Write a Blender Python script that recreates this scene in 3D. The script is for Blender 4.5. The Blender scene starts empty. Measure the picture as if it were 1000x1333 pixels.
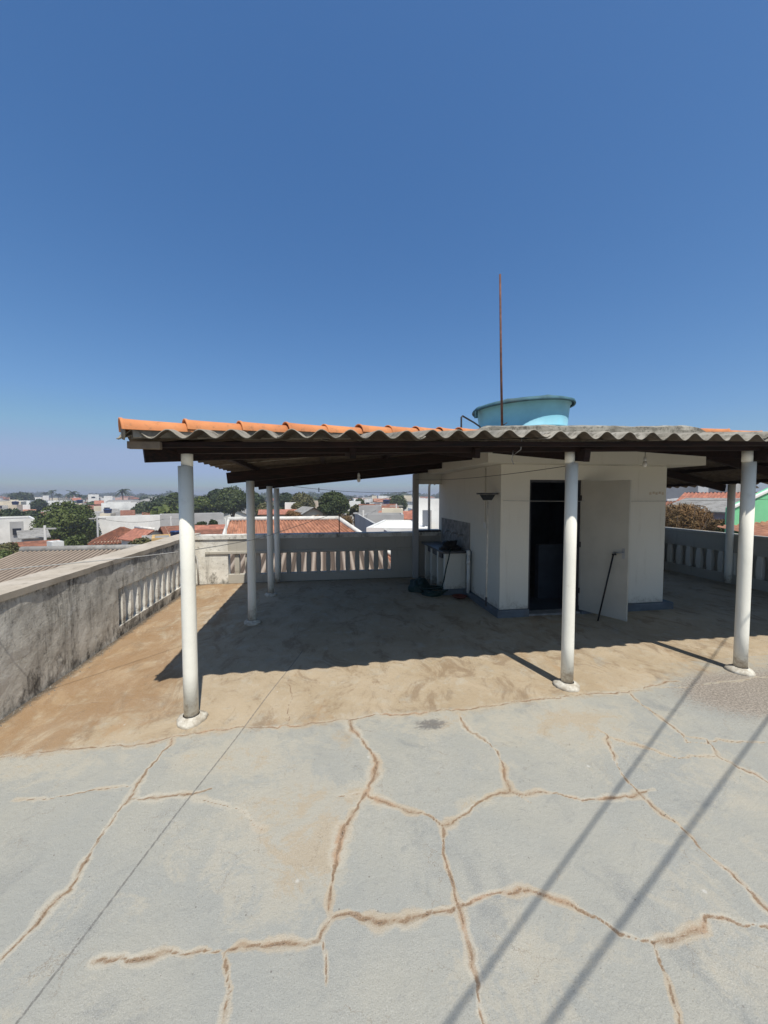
import bpy, math, random
import numpy as np
from mathutils import Vector, Matrix, noise as mnoise
R = math.radians
SC = bpy.context.scene
COL = SC.collection
rng = random.Random(7)

# ------------------------------------------------------------------ helpers
def tag(o, label=None, cat=None, group=None, kind=None):
    if label: o['label'] = label
    if cat: o['category'] = cat
    if group: o['group'] = group
    if kind: o['kind'] = kind
    return o

def empty(name, loc=(0, 0, 0), label=None, cat=None, group=None, rz=0.0):
    o = bpy.data.objects.new(name, None)
    o.empty_display_size = 0.1
    COL.objects.link(o)
    o.location = loc
    o.rotation_euler = (0, 0, rz)
    return tag(o, label, cat, group)

class MB:
    """collects faces of one mesh"""
    def __init__(self):
        self.v = []; self.f = []; self.sm = []
    def add(self, vs, fs, smooth=False):
        n = len(self.v)
        self.v.extend([tuple(p) for p in vs])
        self.f.extend([tuple(i + n for i in f) for f in fs])
        self.sm.extend([smooth] * len(fs))
        return self
    def box(self, x0, x1, y0, y1, z0, z1, M=None):
        vs = [Vector(p) for p in ((x0,y0,z0),(x1,y0,z0),(x1,y1,z0),(x0,y1,z0),(x0,y0,z1),(x1,y0,z1),(x1,y1,z1),(x0,y1,z1))]
        if M is not None: vs = [M @ p for p in vs]
        return self.add(vs, [(0,3,2,1),(4,5,6,7),(0,1,5,4),(1,2,6,5),(2,3,7,6),(3,0,4,7)])
    def prism(self, base, top):
        """base and top: equal lists of points (ccw seen from above)"""
        n = len(base)
        fs = [tuple(range(n))[::-1], tuple(range(n, 2*n))]
        fs += [(i, (i+1) % n, n + (i+1) % n, n + i) for i in range(n)]
        return self.add(list(base) + list(top), fs)
    def beam(self, a, b, w, h, up=(0, 0, 1)):
        a = Vector(a); b = Vector(b); d = (b - a).normalized()
        s = d.cross(Vector(up)).normalized() * (w / 2); u = s.normalized().cross(d).normalized() * (h / 2)
        vs = [a-s-u, a+s-u, a+s+u, a-s+u, b-s-u, b+s-u, b+s+u, b-s+u]
        return self.add(vs, [(0,1,2,3)[::-1],(4,5,6,7),(0,1,5,4),(1,2,6,5),(2,3,7,6),(3,0,4,7)])
    def tube(self, pts, r, n=8, caps=True):
        pts = [Vector(p) for p in pts]
        rs = r if isinstance(r, (list, tuple)) else [r] * len(pts)
        vs = []; fs = []
        ref = None
        for i, p in enumerate(pts):
            d = (pts[min(i+1, len(pts)-1)] - pts[max(i-1, 0)]).normalized()
            if ref is None:
                ref = d.orthogonal().normalized()
            ref = (ref - d * ref.dot(d)).normalized()
            b = d.cross(ref)
            for k in range(n):
                a = 2 * math.pi * k / n
                vs.append(p + (ref * math.cos(a) + b * math.sin(a)) * rs[i])
        for i in range(len(pts) - 1):
            for k in range(n):
                fs.append((i*n+k, i*n+(k+1) % n, (i+1)*n+(k+1) % n, (i+1)*n+k))
        self.add(vs, fs, True)
        if caps:
            m = len(self.v) - len(vs)
            self.f.append(tuple(m + k for k in range(n))[::-1]); self.sm.append(False)
            self.f.append(tuple(m + (len(pts)-1)*n + k for k in range(n))); self.sm.append(False)
        return self
    def lathe(self, prof, c=(0, 0, 0), n=32, smooth=True, M=None, caps=True):
        """prof: (radius, z) bottom to top"""
        vs = []; fs = []
        for (r, z) in prof:
            for k in range(n):
                a = 2 * math.pi * k / n
                p = Vector((c[0] + r * math.cos(a), c[1] + r * math.sin(a), c[2] + z))
                vs.append(M @ p if M is not None else p)
        for i in range(len(prof) - 1):
            for k in range(n):
                fs.append((i*n+k, i*n+(k+1) % n, (i+1)*n+(k+1) % n, (i+1)*n+k))
        self.add(vs, fs, smooth)
        if caps:
            m = len(self.v) - len(vs)
            self.f.append(tuple(m + k for k in range(n))[::-1]); self.sm.append(False)
            self.f.append(tuple(m + (len(prof)-1)*n + k for k in range(n))); self.sm.append(False)
        return self
    def build(self, name, mat, parent=None, bevel=0.0, loc=None):
        me = bpy.data.meshes.new(name)
        me.from_pydata([tuple(p) for p in self.v], [], self.f)
        me.polygons.foreach_set('use_smooth', self.sm)
        me.materials.append(mat)
        me.update()
        o = bpy.data.objects.new(name, me)
        COL.objects.link(o)
        if parent is not None: o.parent = parent
        if loc is not None: o.location = loc
        if bevel:
            b = o.modifiers.new('bevel', 'BEVEL'); b.width = bevel; b.segments = 2; b.limit_method = 'ANGLE'; b.angle_limit = R(40)
        return o

def np_mesh(name, V, F, mat, parent=None, smooth=True):
    """V (n,3), F (m,4) arrays"""
    me = bpy.data.meshes.new(name)
    V = np.asarray(V, dtype=np.float32); F = np.asarray(F, dtype=np.int32)
    k = F.shape[1]
    me.vertices.add(len(V)); me.vertices.foreach_set('co', V.ravel())
    me.loops.add(F.size); me.loops.foreach_set('vertex_index', F.ravel())
    me.polygons.add(len(F)); me.polygons.foreach_set('loop_start', np.arange(0, F.size, k, dtype=np.int32))
    me.polygons.foreach_set('use_smooth', np.full(len(F), smooth))
    me.materials.append(mat)
    me.update(calc_edges=True); me.validate()
    o = bpy.data.objects.new(name, me); COL.objects.link(o)
    if parent is not None: o.parent = parent
    return o

def grid_faces(nu, nv, off=0, flip=False):
    i, j = np.meshgrid(np.arange(nu - 1), np.arange(nv - 1), indexing='ij')
    a = i * nv + j + off
    F = np.stack([a, a + nv, a + nv + 1, a + 1], -1).reshape(-1, 4)
    return F[:, ::-1] if flip else F

# ------------------------------------------------------------------ materials
class NT:
    def __init__(self, name):
        self.m = bpy.data.materials.new(name); self.m.use_nodes = True
        self.t = self.m.node_tree; self.n = self.t.nodes; self.l = self.t.links
        self.b = self.n['Principled BSDF']
        self.tc = self.n.new('ShaderNodeTexCoord')
        self.co = self.tc.outputs['Object']
    def s(self, sock, v):
        if hasattr(v, 'links') or isinstance(v, bpy.types.NodeSocket): self.l.new(v, sock)
        else: sock.default_value = v
    def mapping(self, scale=(1, 1, 1), rot=(0, 0, 0), co=None):
        m = self.n.new('ShaderNodeMapping'); self.l.new(co or self.co, m.inputs['Vector'])
        m.inputs['Scale'].default_value = scale; m.inputs['Rotation'].default_value = rot
        return m.outputs[0]
    def noise(self, scale=5, detail=4, rough=.55, co=None, dist=0.0, out='Fac'):
        n = self.n.new('ShaderNodeTexNoise'); self.l.new(co or self.co, n.inputs['Vector'])
        n.inputs['Scale'].default_value = scale; n.inputs['Detail'].default_value = detail
        n.inputs['Roughness'].default_value = rough; n.inputs['Distortion'].default_value = dist
        return n.outputs[out]
    def voro(self, scale=5, co=None, out='Distance', feat='F1'):
        n = self.n.new('ShaderNodeTexVoronoi'); self.l.new(co or self.co, n.inputs['Vector'])
        n.feature = feat; n.inputs['Scale'].default_value = scale
        return n.outputs[out]
    def wave(self, scale=5, dirn='X', co=None, dist=0.0, prof='SIN'):
        n = self.n.new('ShaderNodeTexWave'); self.l.new(co or self.co, n.inputs['Vector'])
        n.bands_direction = dirn; n.wave_profile = prof
        n.inputs['Scale'].default_value = scale; n.inputs['Distortion'].default_value = dist
        return n.outputs['Fac']
    def attr(self, name):
        n = self.n.new('ShaderNodeAttribute'); n.attribute_name = name
        return n.outputs['Fac']
    def ramp(self, fac, a, b, lo=0.0, hi=1.0):
        n = self.n.new('ShaderNodeMapRange'); n.interpolation_type = 'SMOOTHSTEP'
        self.s(n.inputs['Value'], fac)
        n.inputs['From Min'].default_value = a; n.inputs['From Max'].default_value = b
        n.inputs['To Min'].default_value = lo; n.inputs['To Max'].default_value = hi
        return n.outputs[0]
    def math(self, op, a, b=0.0, c=None):
        n = self.n.new('ShaderNodeMath'); n.operation = op
        self.s(n.inputs[0], a); self.s(n.inputs[1], b)
        if c is not None: self.s(n.inputs[2], c)
        return n.outputs[0]
    def mix(self, fac, a, b, mode='MIX'):
        n = self.n.new('ShaderNodeMix'); n.data_type = 'RGBA'; n.blend_type = mode
        self.s(n.inputs[0], fac)
        self.s(n.inputs[6], a if not isinstance(a, tuple) else (*a, 1)); self.s(n.inputs[7], b if not isinstance(b, tuple) else (*b, 1))
        return n.outputs[2]
    def sep(self, co=None):
        n = self.n.new('ShaderNodeSeparateXYZ'); self.l.new(co or self.co, n.inputs[0]); return n.outputs
    def bump(self, h, strength=.3, dist=.01):
        n = self.n.new('ShaderNodeBump'); self.l.new(h, n.inputs['Height'])
        n.inputs['Strength'].default_value = strength; n.inputs['Distance'].default_value = dist
        self.l.new(n.outputs[0], self.b.inputs['Normal'])
    def out(self, col, rough=.85, spec=.3, metal=0.0):
        self.s(self.b.inputs['Base Color'], col if not isinstance(col, tuple) else (*col, 1))
        self.s(self.b.inputs['Roughness'], rough); self.s(self.b.inputs['Specular IOR Level'], spec)
        self.s(self.b.inputs['Metallic'], metal)
        return self.m
    def objrand(self):
        n = self.n.new('ShaderNodeObjectInfo'); return n.outputs['Random']

def mat_plain(name, col, rough=.7, var=.25, scale=6, spec=.3, metal=0, bump=.15, bs=60, dirt=None, world=False):
    t = NT(name)
    if world:
        g = t.n.new('ShaderNodeNewGeometry'); t.co = g.outputs['Position']
    n = t.noise(scale, 5, .6)
    dk = tuple(c * (1 - var) for c in col); lt = tuple(min(1, c * (1 + var * .6)) for c in col)
    c = t.mix(t.ramp(n, .3, .7), dk, lt)
    if dirt:
        c = t.mix(t.ramp(t.noise(scale * .4, 6, .7), .52, .72, 0, .7), c, dirt)
    if bump: t.bump(t.noise(bs, 4, .6), bump, .004)
    return t.out(c, rough, spec, metal)

M = {}
SUN_EL = R(62.3); SUN_AZ = 14.5      # azimuth of the sun from behind (-Y) towards +X
SUN_E = 4.8; SKY_S = .15; EXPO = 0.0
SKY_ALT = 0; SKY_AIR = 1.0; SKY_DUST = 1.15; SKY_OZ = 4.0
SKY_GRADE = [(0.5331, 1.16), (0.8101, 0.92), (1.2464, 0.76)]; HAZE = .0009
# white painted masonry: a little dirty, darker towards stains
def mat_paint(name, col, dirt, amt=.35, streak=True, splash=None):
    t = NT(name)
    g = t.n.new('ShaderNodeNewGeometry'); t.co = g.outputs['Position']
    a = t.noise(1.3, 5, .6); b = t.noise(9, 4, .6)
    c = t.mix(t.ramp(a, .35, .75, 0, .35), col, tuple(x * .86 for x in col))
    if streak:
        sm = t.mapping((7, 7, .6))
        s = t.noise(1.6, 5, .65, co=sm)
        c = t.mix(t.ramp(s, .56, .8, 0, amt), c, dirt)
    c = t.mix(t.ramp(b, .62, .8, 0, amt * .6), c, dirt)
    c = t.mix(t.ramp(t.noise(26, 5, .8), .66, .74, 0, amt), c, tuple(x * .55 for x in dirt))
    if splash:
        z = t.sep()[2]
        sp = t.math('ADD', t.ramp(z, .42, .02, 0, .55), t.math('MULTIPLY', t.math('SUBTRACT', t.noise(13, 6, .75), .5), 1.3))
        c = t.mix(t.ramp(sp, .25, .75, 0, .8), c, splash)
    t.bump(t.math('ADD', t.noise(70, 4, .6), t.math('MULTIPLY', t.noise(7, 4, .6), 3.0)), .25, .006)
    return t.out(c, .85, .22)
M['paint'] = mat_paint('white_masonry_paint', (.70, .675, .585), (.42, .38, .29), .4, splash=(.30, .25, .18))
M['paint_col'] = mat_paint('white_column_paint', (.87, .84, .73), (.50, .46, .36), .45, splash=(.36, .27, .17))
M['plinth'] = mat_plain('blue_grey_floor_paint', (.125, .145, .16), .6, .25, 5, dirt=(.16, .14, .11))
M['parapet_shade'] = mat_paint('shade_darkened_parapet_paint', (.46, .43, .36), (.22, .195, .15), .7)  # tone of the shaded parapets put into their paint; sunlit corner gets lighter render

def mat_mould(name, base, grime, black, k=0.0):
    t = NT(name)
    g = t.n.new('ShaderNodeNewGeometry'); t.co = g.outputs['Position']
    z = t.sep()[2]
    c = t.mix(t.ramp(t.noise(2.2, 6, .65), .3, .7), base, grime)
    drip = t.noise(1.0, 6, .7, co=t.mapping((5.5, 5.5, .7)))
    c = t.mix(t.ramp(drip, .47 - k, .68 - k, 0, .85), c, tuple(x * .55 for x in grime))
    d2 = t.math('ADD', t.noise(1.0, 6, .74, co=t.mapping((3.1, 3.1, .45))), t.math('MULTIPLY', t.noise(30, 5, .8), .18))
    c = t.mix(t.ramp(d2, .66, .76, 0, .85), c, black)
    fine = t.noise(14, 6, .75)
    c = t.mix(t.ramp(fine, .52, .75, 0, .75), c, black)
    # mould grows from under the coping and from the wet foot of the wall
    foot = t.math('SUBTRACT', 1.0, t.ramp(z, .0, .38))
    head = t.ramp(z, .55, .98)
    grow = t.math('ADD', t.math('MULTIPLY', foot, .8), t.math('MULTIPLY', head, .55))
    m = t.ramp(t.math('ADD', t.noise(5, 7, .75, co=t.mapping((1, 1, .6))), t.math('MULTIPLY', grow, .22)), .52 - k, .74 - k, 0, .92)
    c = t.mix(m, c, black)
    c = t.mix(t.ramp(t.noise(3.1, 5, .7), .6, .72, 0, .5), c, tuple(min(1, x * 1.5) for x in base))
    t.bump(t.math('ADD', t.noise(45, 6, .7), t.math('MULTIPLY', t.noise(6, 4, .6), 2.0)), .45, .012)
    return t.out(c, .92, .2)
M['mould'] = mat_mould('mouldy_grey_render', (.76, .73, .64), (.50, .47, .40), (.065, .06, .052), -.04)
M['mould_light'] = mat_mould('stained_white_render', (.80, .78, .70), (.62, .59, .51), (.10, .09, .07), -.075)
M['mould_mid'] = mat_mould('stained_slat_render', (.50, .48, .41), (.36, .34, .28), (.08, .075, .06), -.05)
def mat_coping():
    t = NT('coping_cement')
    g = t.n.new('ShaderNodeNewGeometry'); t.co = g.outputs['Position']
    c = t.mix(t.ramp(t.noise(1.8, 6, .65), .35, .7), (.42, .365, .285), (.53, .47, .385))
    c = t.mix(t.ramp(t.noise(5, 7, .76, dist=.4), .50, .70, 0, .75), c, (.25, .21, .16))
    c = t.mix(t.ramp(t.noise(60, 4, .7), .62, .8, 0, .5), c, (.20, .17, .13))
    t.bump(t.noise(60, 5, .7), .3, .005)
    return t.out(c, .9, .2)
M['coping'] = mat_coping()

def mat_fibro(name, a, b, moss, scale=1.0, lich=.5):
    t = NT(name)
    g = t.n.new('ShaderNodeNewGeometry'); t.co = g.outputs['Position']
    c = t.mix(t.ramp(t.noise(2.5 * scale, 6, .65), .3, .7), a, b)
    c = t.mix(t.ramp(t.noise(11 * scale, 6, .78), .46, .66, 0, .85), c, moss)
    c = t.mix(t.ramp(t.noise(3.7 * scale, 5, .7), .52, .66, 0, .6), c, moss)
    c = t.mix(t.math('MULTIPLY', t.objrand(), .35), c, tuple(x * 1.35 for x in b))
    c = t.mix(t.ramp(t.noise(26 * scale, 4, .7), .6, .72, 0, lich), c, (.55, .54, .46))
    t.bump(t.noise(90 * scale, 5, .7), .35, .004)
    return t.out(c, .95, .15)
M['fibro'] = mat_fibro('mossy_fibre_cement', (.40, .37, .31), (.24, .22, .18), (.085, .075, .055))
M['fibro_under'] = mat_fibro('brown_shaded_sheet_underside', (.135, .108, .082), (.09, .072, .055), (.055, .045, .035), 1.0, .1)  # brown undersides, darker than the tops so their shade is in the colour
def mat_valley(name, a, b, dk, lt):
    t = NT(name)
    g = t.n.new('ShaderNodeNewGeometry'); t.co = g.outputs['Position']
    c = t.mix(t.ramp(t.noise(.8, 6, .7), .3, .7), a, b)
    c = t.mix(t.ramp(t.noise(3.5, 5, .75), .55, .75, 0, .6), c, dk)
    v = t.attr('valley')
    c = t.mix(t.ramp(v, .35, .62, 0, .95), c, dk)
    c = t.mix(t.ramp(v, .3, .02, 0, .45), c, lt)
    return t.out(c, .95, .15)
M['fibro_far'] = mat_valley('brown_fibre_cement', (.30, .24, .185), (.22, .17, .13), (.085, .065, .05), (.42, .36, .29))
M['fibro_grey'] = mat_fibro('grey_fibre_cement', (.34, .33, .30), (.25, .24, .22), (.14, .13, .11), .3, .2)
M['cement_cap'] = mat_fibro('mossy_cement_edge', (.40, .38, .32), (.22, .205, .17), (.06, .055, .045), 1.6)

def mat_wood():
    t = NT('dark_stained_timber')
    co = t.mapping((3, 30, 30))
    c = t.mix(t.ramp(t.noise(2, 5, .6, co=co), .3, .7), (.007, .005, .004), (.030, .013, .009))
    t.bump(t.noise(3, 4, .6, co=co), .3, .004)
    return t.out(c, .75, .25)
M['wood'] = mat_wood()

def mat_tile(name, a, b, dark):
    t = NT(name)
    g = t.n.new('ShaderNodeNewGeometry'); t.co = g.outputs['Position']
    c = t.mix(t.ramp(t.noise(3.5, 5, .6), .3, .7), a, b)
    c = t.mix(t.ramp(t.noise(16, 7, .78), .52, .70, 0, .8), c, dark)
    c = t.mix(t.ramp(t.noise(45, 5, .8), .60, .74, 0, .6), c, (.36, .34, .28))
    c = t.mix(t.math('MULTIPLY', t.objrand(), .22), c, tuple(min(1, x * 1.25) for x in a))
    t.bump(t.noise(80, 4, .6), .2, .003)
    return t.out(c, .8, .25)
M['ridge_tile'] = mat_tile('orange_clay_tile', (.64, .26, .105), (.52, .20, .085), (.20, .12, .07))
M['board'] = mat_plain('pale_weathered_board', (.20, .155, .11), .85, .3, 9, bump=.3)
M['mortar'] = mat_plain('grey_mortar', (.24, .22, .185), .95, .35, 9, bump=.5, bs=50, dirt=(.12, .11, .09))

def mat_rooftile(name, a, b, dark, pitch=.24, far=True):
    """clay roof: colour varies in patches and tile by tile"""
    t = NT(name)
    g = t.n.new('ShaderNodeNewGeometry'); t.co = g.outputs['Position']
    c = t.mix(t.ramp(t.noise(.55, 5, .7), .3, .7), a, b)
    c = t.mix(t.ramp(t.noise(2.2, 6, .75), .5, .72, 0, .8), c, dark)
    cell = t.voro(4.2, out='Color')
    sp = t.n.new('ShaderNodeSeparateColor'); t.l.new(cell, sp.inputs[0])
    c = t.mix(t.ramp(sp.outputs[0], .55, 1, 0, .5), c, tuple(min(1, x * 1.5) for x in a))
    return t.out(c, .85, .2)
M['clay_a'] = mat_rooftile('orange_clay_roof', (.38, .185, .115), (.29, .135, .085), (.15, .09, .06))
M['clay_b'] = mat_rooftile('brown_clay_roof', (.24, .105, .065), (.17, .08, .052), (.09, .052, .038))
M['clay_c'] = mat_rooftile('pale_red_clay_roof', (.40, .17, .11), (.30, .12, .08), (.16, .09, .07))
M['white_cap'] = mat_plain('whitewashed_ridge', (.72, .69, .62), .85, .2, 3, dirt=(.4, .36, .3), world=True)
WALLS = {'white': (.78, .77, .72), 'cream': (.70, .62, .47), 'grey': (.42, .41, .39), 'beige': (.58, .49, .37),
         'pink': (.62, .40, .32), 'ochre': (.60, .40, .17), 'green': (.20, .60, .31), 'lilac': (.30, .27, .33), 'brick': (.34, .16, .10)}
for k, c in WALLS.items():
    M['w_' + k] = mat_plain(k + '_house_wall', c, .9, .12, .6, bump=0, dirt=tuple(x * .62 for x in c), world=True)
M['glass_far'] = mat_plain('dark_window_glass', (.03, .035, .045), .15, .2, 2, spec=.6, bump=0)
M['steel_dark'] = mat_plain('dark_steel', (.06, .06, .065), .5, .3, 8, metal=.4)
M['rust'] = mat_plain('rusty_steel', (.16, .075, .05), .8, .4, 12, bump=.3, dirt=(.07, .04, .03))
M['tank'] = mat_plain('sun_bleached_blue_plastic', (.23, .53, .64), .55, .10, 2.5, spec=.3, bump=.05, dirt=(.30, .50, .55))
M['tank_lid'] = mat_plain('weathered_blue_green_lid', (.06, .14, .17), .7, .35, 5, bump=.2, dirt=(.10, .12, .11))
M['door'] = mat_plain('grey_cream_door_paint', (.47, .45, .385), .55, .1, 2, bump=.05)
M['stone'] = mat_plain('grey_sink_granite', (.10, .10, .10), .4, .4, 30, bump=.1)
M['splash'] = mat_plain('bare_grey_cement_render', (.26, .25, .23), .9, .35, 8, bump=.3)
M['pvc'] = mat_plain('white_plastic', (.70, .70, .66), .45, .1, 4, bump=0)
M['black'] = mat_plain('black_plastic', (.012, .013, .014), .5, .3, 9, bump=.2, bs=20)
M['hose'] = mat_plain('dark_green_rubber', (.012, .035, .028), .45, .3, 9, bump=0)
M['cable'] = mat_plain('black_cable', (.02, .02, .02), .6, .2, 9, bump=0)
M['line'] = mat_plain('grey_plastic_clothesline', (.42, .42, .40), .6, .2, 9, bump=0)
M['galv'] = mat_plain('galvanised_steel', (.35, .36, .37), .45, .2, 9, metal=.7, bump=0)
M['broomwood'] = mat_plain('pale_broom_handle', (.62, .58, .50), .6, .2, 7, bump=0)
M['bristle'] = mat_plain('dark_bristle', (.03, .035, .04), .9, .5, 60, bump=.6, bs=90)
M['red'] = mat_plain('red_brown_plastic', (.22, .05, .035), .5, .3, 9, bump=0)
M['bulb'] = mat_plain('frosted_glass_bulb', (.75, .74, .70), .25, .05, 9, spec=.6, bump=0)
M['room'] = mat_plain('unlit_room_shade', (.035, .045, .06), .9, .25, 3, bump=0)  # darkness of the unlit stair room put into its colour
M['bluetank'] = mat_plain('dark_blue_plastic', (.02, .045, .13), .4, .2, 3, bump=0)

def mat_leaf(name, a, b, c2, rough=.6):
    t = NT(name)
    g = t.n.new('ShaderNodeNewGeometry'); t.co = g.outputs['Position']
    c = t.mix(t.ramp(t.noise(.55, 4, .7), .35, .65), a, b)
    c = t.mix(t.ramp(t.noise(6, 3, .7), .5, .75, 0, .8), c, c2)
    m = t.out(c, rough, .25)
    t.b.inputs['Subsurface Weight'].default_value = 0
    return m
M['leaf'] = mat_leaf('dark_green_leaves', (.042, .060, .018), (.062, .082, .022), (.10, .115, .03))
M['leaf2'] = mat_leaf('mid_green_leaves', (.055, .078, .018), (.085, .108, .022), (.13, .145, .035))
M['leaf3'] = mat_leaf('deep_green_leaves', (.028, .044, .017), (.042, .062, .021), (.062, .080, .026))
M['leaf4'] = mat_leaf('olive_leaves', (.11, .105, .04), (.09, .088, .03), (.18, .15, .07))
M['leafdry'] = mat_leaf('dry_reddish_twigs', (.20, .115, .05), (.15, .10, .045), (.30, .19, .09), .9)
M['bark'] = mat_plain('grey_brown_bark', (.12, .09, .065), .9, .3, 5, bump=.4, bs=20)
def mat_ground():
    t = NT('town_earth')
    g = t.n.new('ShaderNodeNewGeometry'); t.co = g.outputs['Position']
    c = t.mix(t.ramp(t.noise(.02, 6, .65), .35, .65), (.30, .20, .13), (.20, .18, .14))
    c = t.mix(t.ramp(t.noise(.08, 6, .7), .5, .6), c, (.075, .095, .035))
    return t.out(c, .95, .1)
M['ground'] = mat_ground()

def mat_floor():
    t = NT('cracked_concrete_terrace')
    g = t.n.new('ShaderNodeNewGeometry'); t.co = g.outputs['Position']
    crk = t.attr('crack'); halo = t.attr('halo'); och = t.attr('ochre'); soot = t.attr('soot'); rough = t.attr('gravel'); pale = t.attr('pale'); edge = t.attr('edge'); wire_shadow = t.attr('wire_shadow')
    big = t.noise(1.1, 7, .62, dist=.4); mid = t.noise(5.5, 7, .70, dist=.3); fin = t.noise(38, 6, .78); grain = t.noise(210, 3, .75); n80 = t.noise(85, 4, .8)
    sub = lambda a, k: t.math('MULTIPLY', t.math('SUBTRACT', a, .5), k)
    grey = t.mix(t.ramp(big, .35, .68), (.330, .332, .298), (.378, .366, .308))
    grey = t.mix(t.ramp(mid, .52, .74, 0, .4), grey, (.405, .392, .335))
    grey = t.mix(t.ramp(t.noise(2.3, 7, .72, dist=.6), .53, .70, 0, .75), grey, (.262, .266, .246))
    grey = t.mix(t.ramp(t.noise(11, 6, .75, dist=.5), .55, .75, 0, .5), grey, (.235, .24, .228))
    grey = t.mix(t.ramp(t.noise(1.7, 8, .78, dist=1.0), .56, .68, 0, .55), grey, (.235, .245, .232))
    grey = t.mix(t.ramp(t.noise(24, 5, .8), .60, .72, 0, .5), grey, (.22, .215, .19))
    # sandy, iron stained coat
    sand = t.mix(t.ramp(t.noise(1.6, 7, .65, dist=.5), .35, .66), (.465, .375, .255), (.39, .305, .195))
    sand = t.mix(t.ramp(mid, .50, .70, 0, .7), sand, (.47, .42, .325))
    x = t.sep()[0]
    nearw = t.ramp(x, .4, -1.3)
    rust = t.ramp(t.math('ADD', t.noise(1.3, 7, .72, co=t.mapping((1.35, .7, 1), (0, 0, .12)), dist=.9), t.math('MULTIPLY', nearw, .15)), .56, .72, 0, .8)
    sand = t.mix(rust, sand, (.385, .255, .135))
    sand = t.mix(t.ramp(t.noise(2.4, 7, .74, co=t.mapping((1.3, .8, 1), (0, 0, .2)), dist=.8), .50, .64, 0, .7), sand, (.235, .16, .09))
    sand = t.mix(t.ramp(t.noise(3.2, 7, .74, dist=.5), .56, .72, 0, .6), sand, (.37, .345, .285))
    sand = t.mix(t.ramp(t.noise(14, 6, .78, dist=.4), .55, .74, 0, .55), sand, (.27, .19, .115))
    wetn = t.math('ADD', t.noise(1.9, 7, .74, co=t.mapping((1.4, .75, 1), (0, 0, .12)), dist=.7), t.math('MULTIPLY', nearw, .22))
    sand = t.mix(t.ramp(wetn, .60, .76, 0, .8), sand, (.30, .185, .09))
    sand = t.mix(t.ramp(t.noise(5, 7, .78, co=t.mapping((1.2, .85, 1), (0, 0, .1)), dist=.6), .54, .70, 0, .5), sand, (.20, .145, .09))
    of = t.ramp(t.math('ADD', och, t.math('ADD', sub(mid, .9), sub(t.noise(17, 6, .78), .6))), .28, .72)
    c = t.mix(of, grey, sand)
    # thin sandy film in patches over the grey
    pn = t.math('ADD', t.math('ADD', pale, sub(t.noise(4.2, 8, .76, dist=.6), 2.2)), sub(fin, .7))
    c = t.mix(t.ramp(pn, .42, .72, 0, .6), c, (.44, .405, .32))
    c = t.mix(t.ramp(pn, .80, 1.1, 0, .6), c, (.42, .33, .215))
    # worn, pebbly patch
    rf = t.ramp(t.math('ADD', rough, sub(fin, 1.4)), .3, .8, 0, .85)
    c = t.mix(rf, c, t.mix(t.ramp(t.noise(60, 4, .8), .42, .6), (.19, .155, .125), (.43, .37, .30)))
    # stain beside cracks
    hj = t.math('ADD', t.math('ADD', halo, sub(t.noise(13, 7, .76, dist=.5), .75)), sub(fin, .35))
    c = t.mix(t.math('MULTIPLY', t.ramp(hj, .20, .50, 0, .72), t.math('SUBTRACT', 1.0, t.math('MULTIPLY', of, .8))), c, t.mix(t.ramp(t.noise(1.7, 3, .6), .42, .62), (.485, .445, .355), (.46, .375, .26)))
    c = t.mix(t.ramp(hj, .55, .95, 0, .8), c, t.mix(t.ramp(t.noise(2.0, 3, .6), .48, .64), (.33, .25, .165), (.39, .235, .13)))
    # the crack itself
    cj = t.math('ADD', crk, sub(t.noise(55, 5, .78), 1.8))
    c = t.mix(t.ramp(cj, .7, 1.5, .85, 0), c, (.235, .155, .09))
    c = t.mix(t.ramp(t.math('ADD', crk, sub(t.noise(90, 4, .8), 1.1)), .08, .34, .9, 0), c, (.055, .038, .026))
    # hairline crazing
    wob = t.n.new('ShaderNodeVectorMath'); wob.operation = 'ADD'; t.l.new(t.co, wob.inputs[0])
    wn = t.n.new('ShaderNodeVectorMath'); wn.operation = 'SCALE'; wn.inputs['Scale'].default_value = .22; t.l.new(t.noise(4.5, 6, .7, out='Color'), wn.inputs[0]); t.l.new(wn.outputs[0], wob.inputs[1])
    hair = t.voro(2.7, co=wob.outputs[0], out='Distance', feat='DISTANCE_TO_EDGE')
    hm_ = t.math('MULTIPLY', t.ramp(hair, .001, .0055, 1, 0), t.ramp(t.noise(2.1, 4, .7), .47, .62))
    c = t.mix(t.math('MULTIPLY', hm_, .55), c, (.20, .15, .10))
    c = t.mix(t.ramp(t.math('ADD', wire_shadow, sub(fin, .7)), .55, 1.1, .72, 0), c, (.13, .125, .115))  # thin shadow line of a wire put into the floor colour
    # foot of the wall, soot, pits, specks
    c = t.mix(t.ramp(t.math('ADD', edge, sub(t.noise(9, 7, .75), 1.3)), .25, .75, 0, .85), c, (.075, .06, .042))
    c = t.mix(t.ramp(t.math('ADD', soot, sub(fin, 1.5)), .35, .9, 0, .8), c, (.12, .115, .11))
    c = t.mix(t.ramp(t.voro(24), .03, .085, .6, 0), c, (.14, .12, .10))
    c = t.mix(t.ramp(t.voro(9.5), .02, .05, .7, 0), c, (.12, .10, .085))
    c = t.mix(t.ramp(n80, .60, .72, 0, .5), c, (.17, .15, .125))
    c = t.mix(t.math('MULTIPLY', t.ramp(n80, .42, .28, 0, .6), t.ramp(t.noise(3, 4, .7), .45, .6)), c, (.56, .54, .48))
    c = t.mix(t.math('MULTIPLY', t.ramp(grain, .48, .75, .0, .5), t.ramp(t.noise(2.2, 5, .7), .38, .62, .4, 1)), c, (.62, .60, .55))
    c = t.mix(t.ramp(grain, .22, .48, .5, 0), c, (.13, .12, .105))
    c = t.mix(t.ramp(t.voro(3.3), .02, .045, .5, 0), c, (.62, .61, .56))
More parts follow.
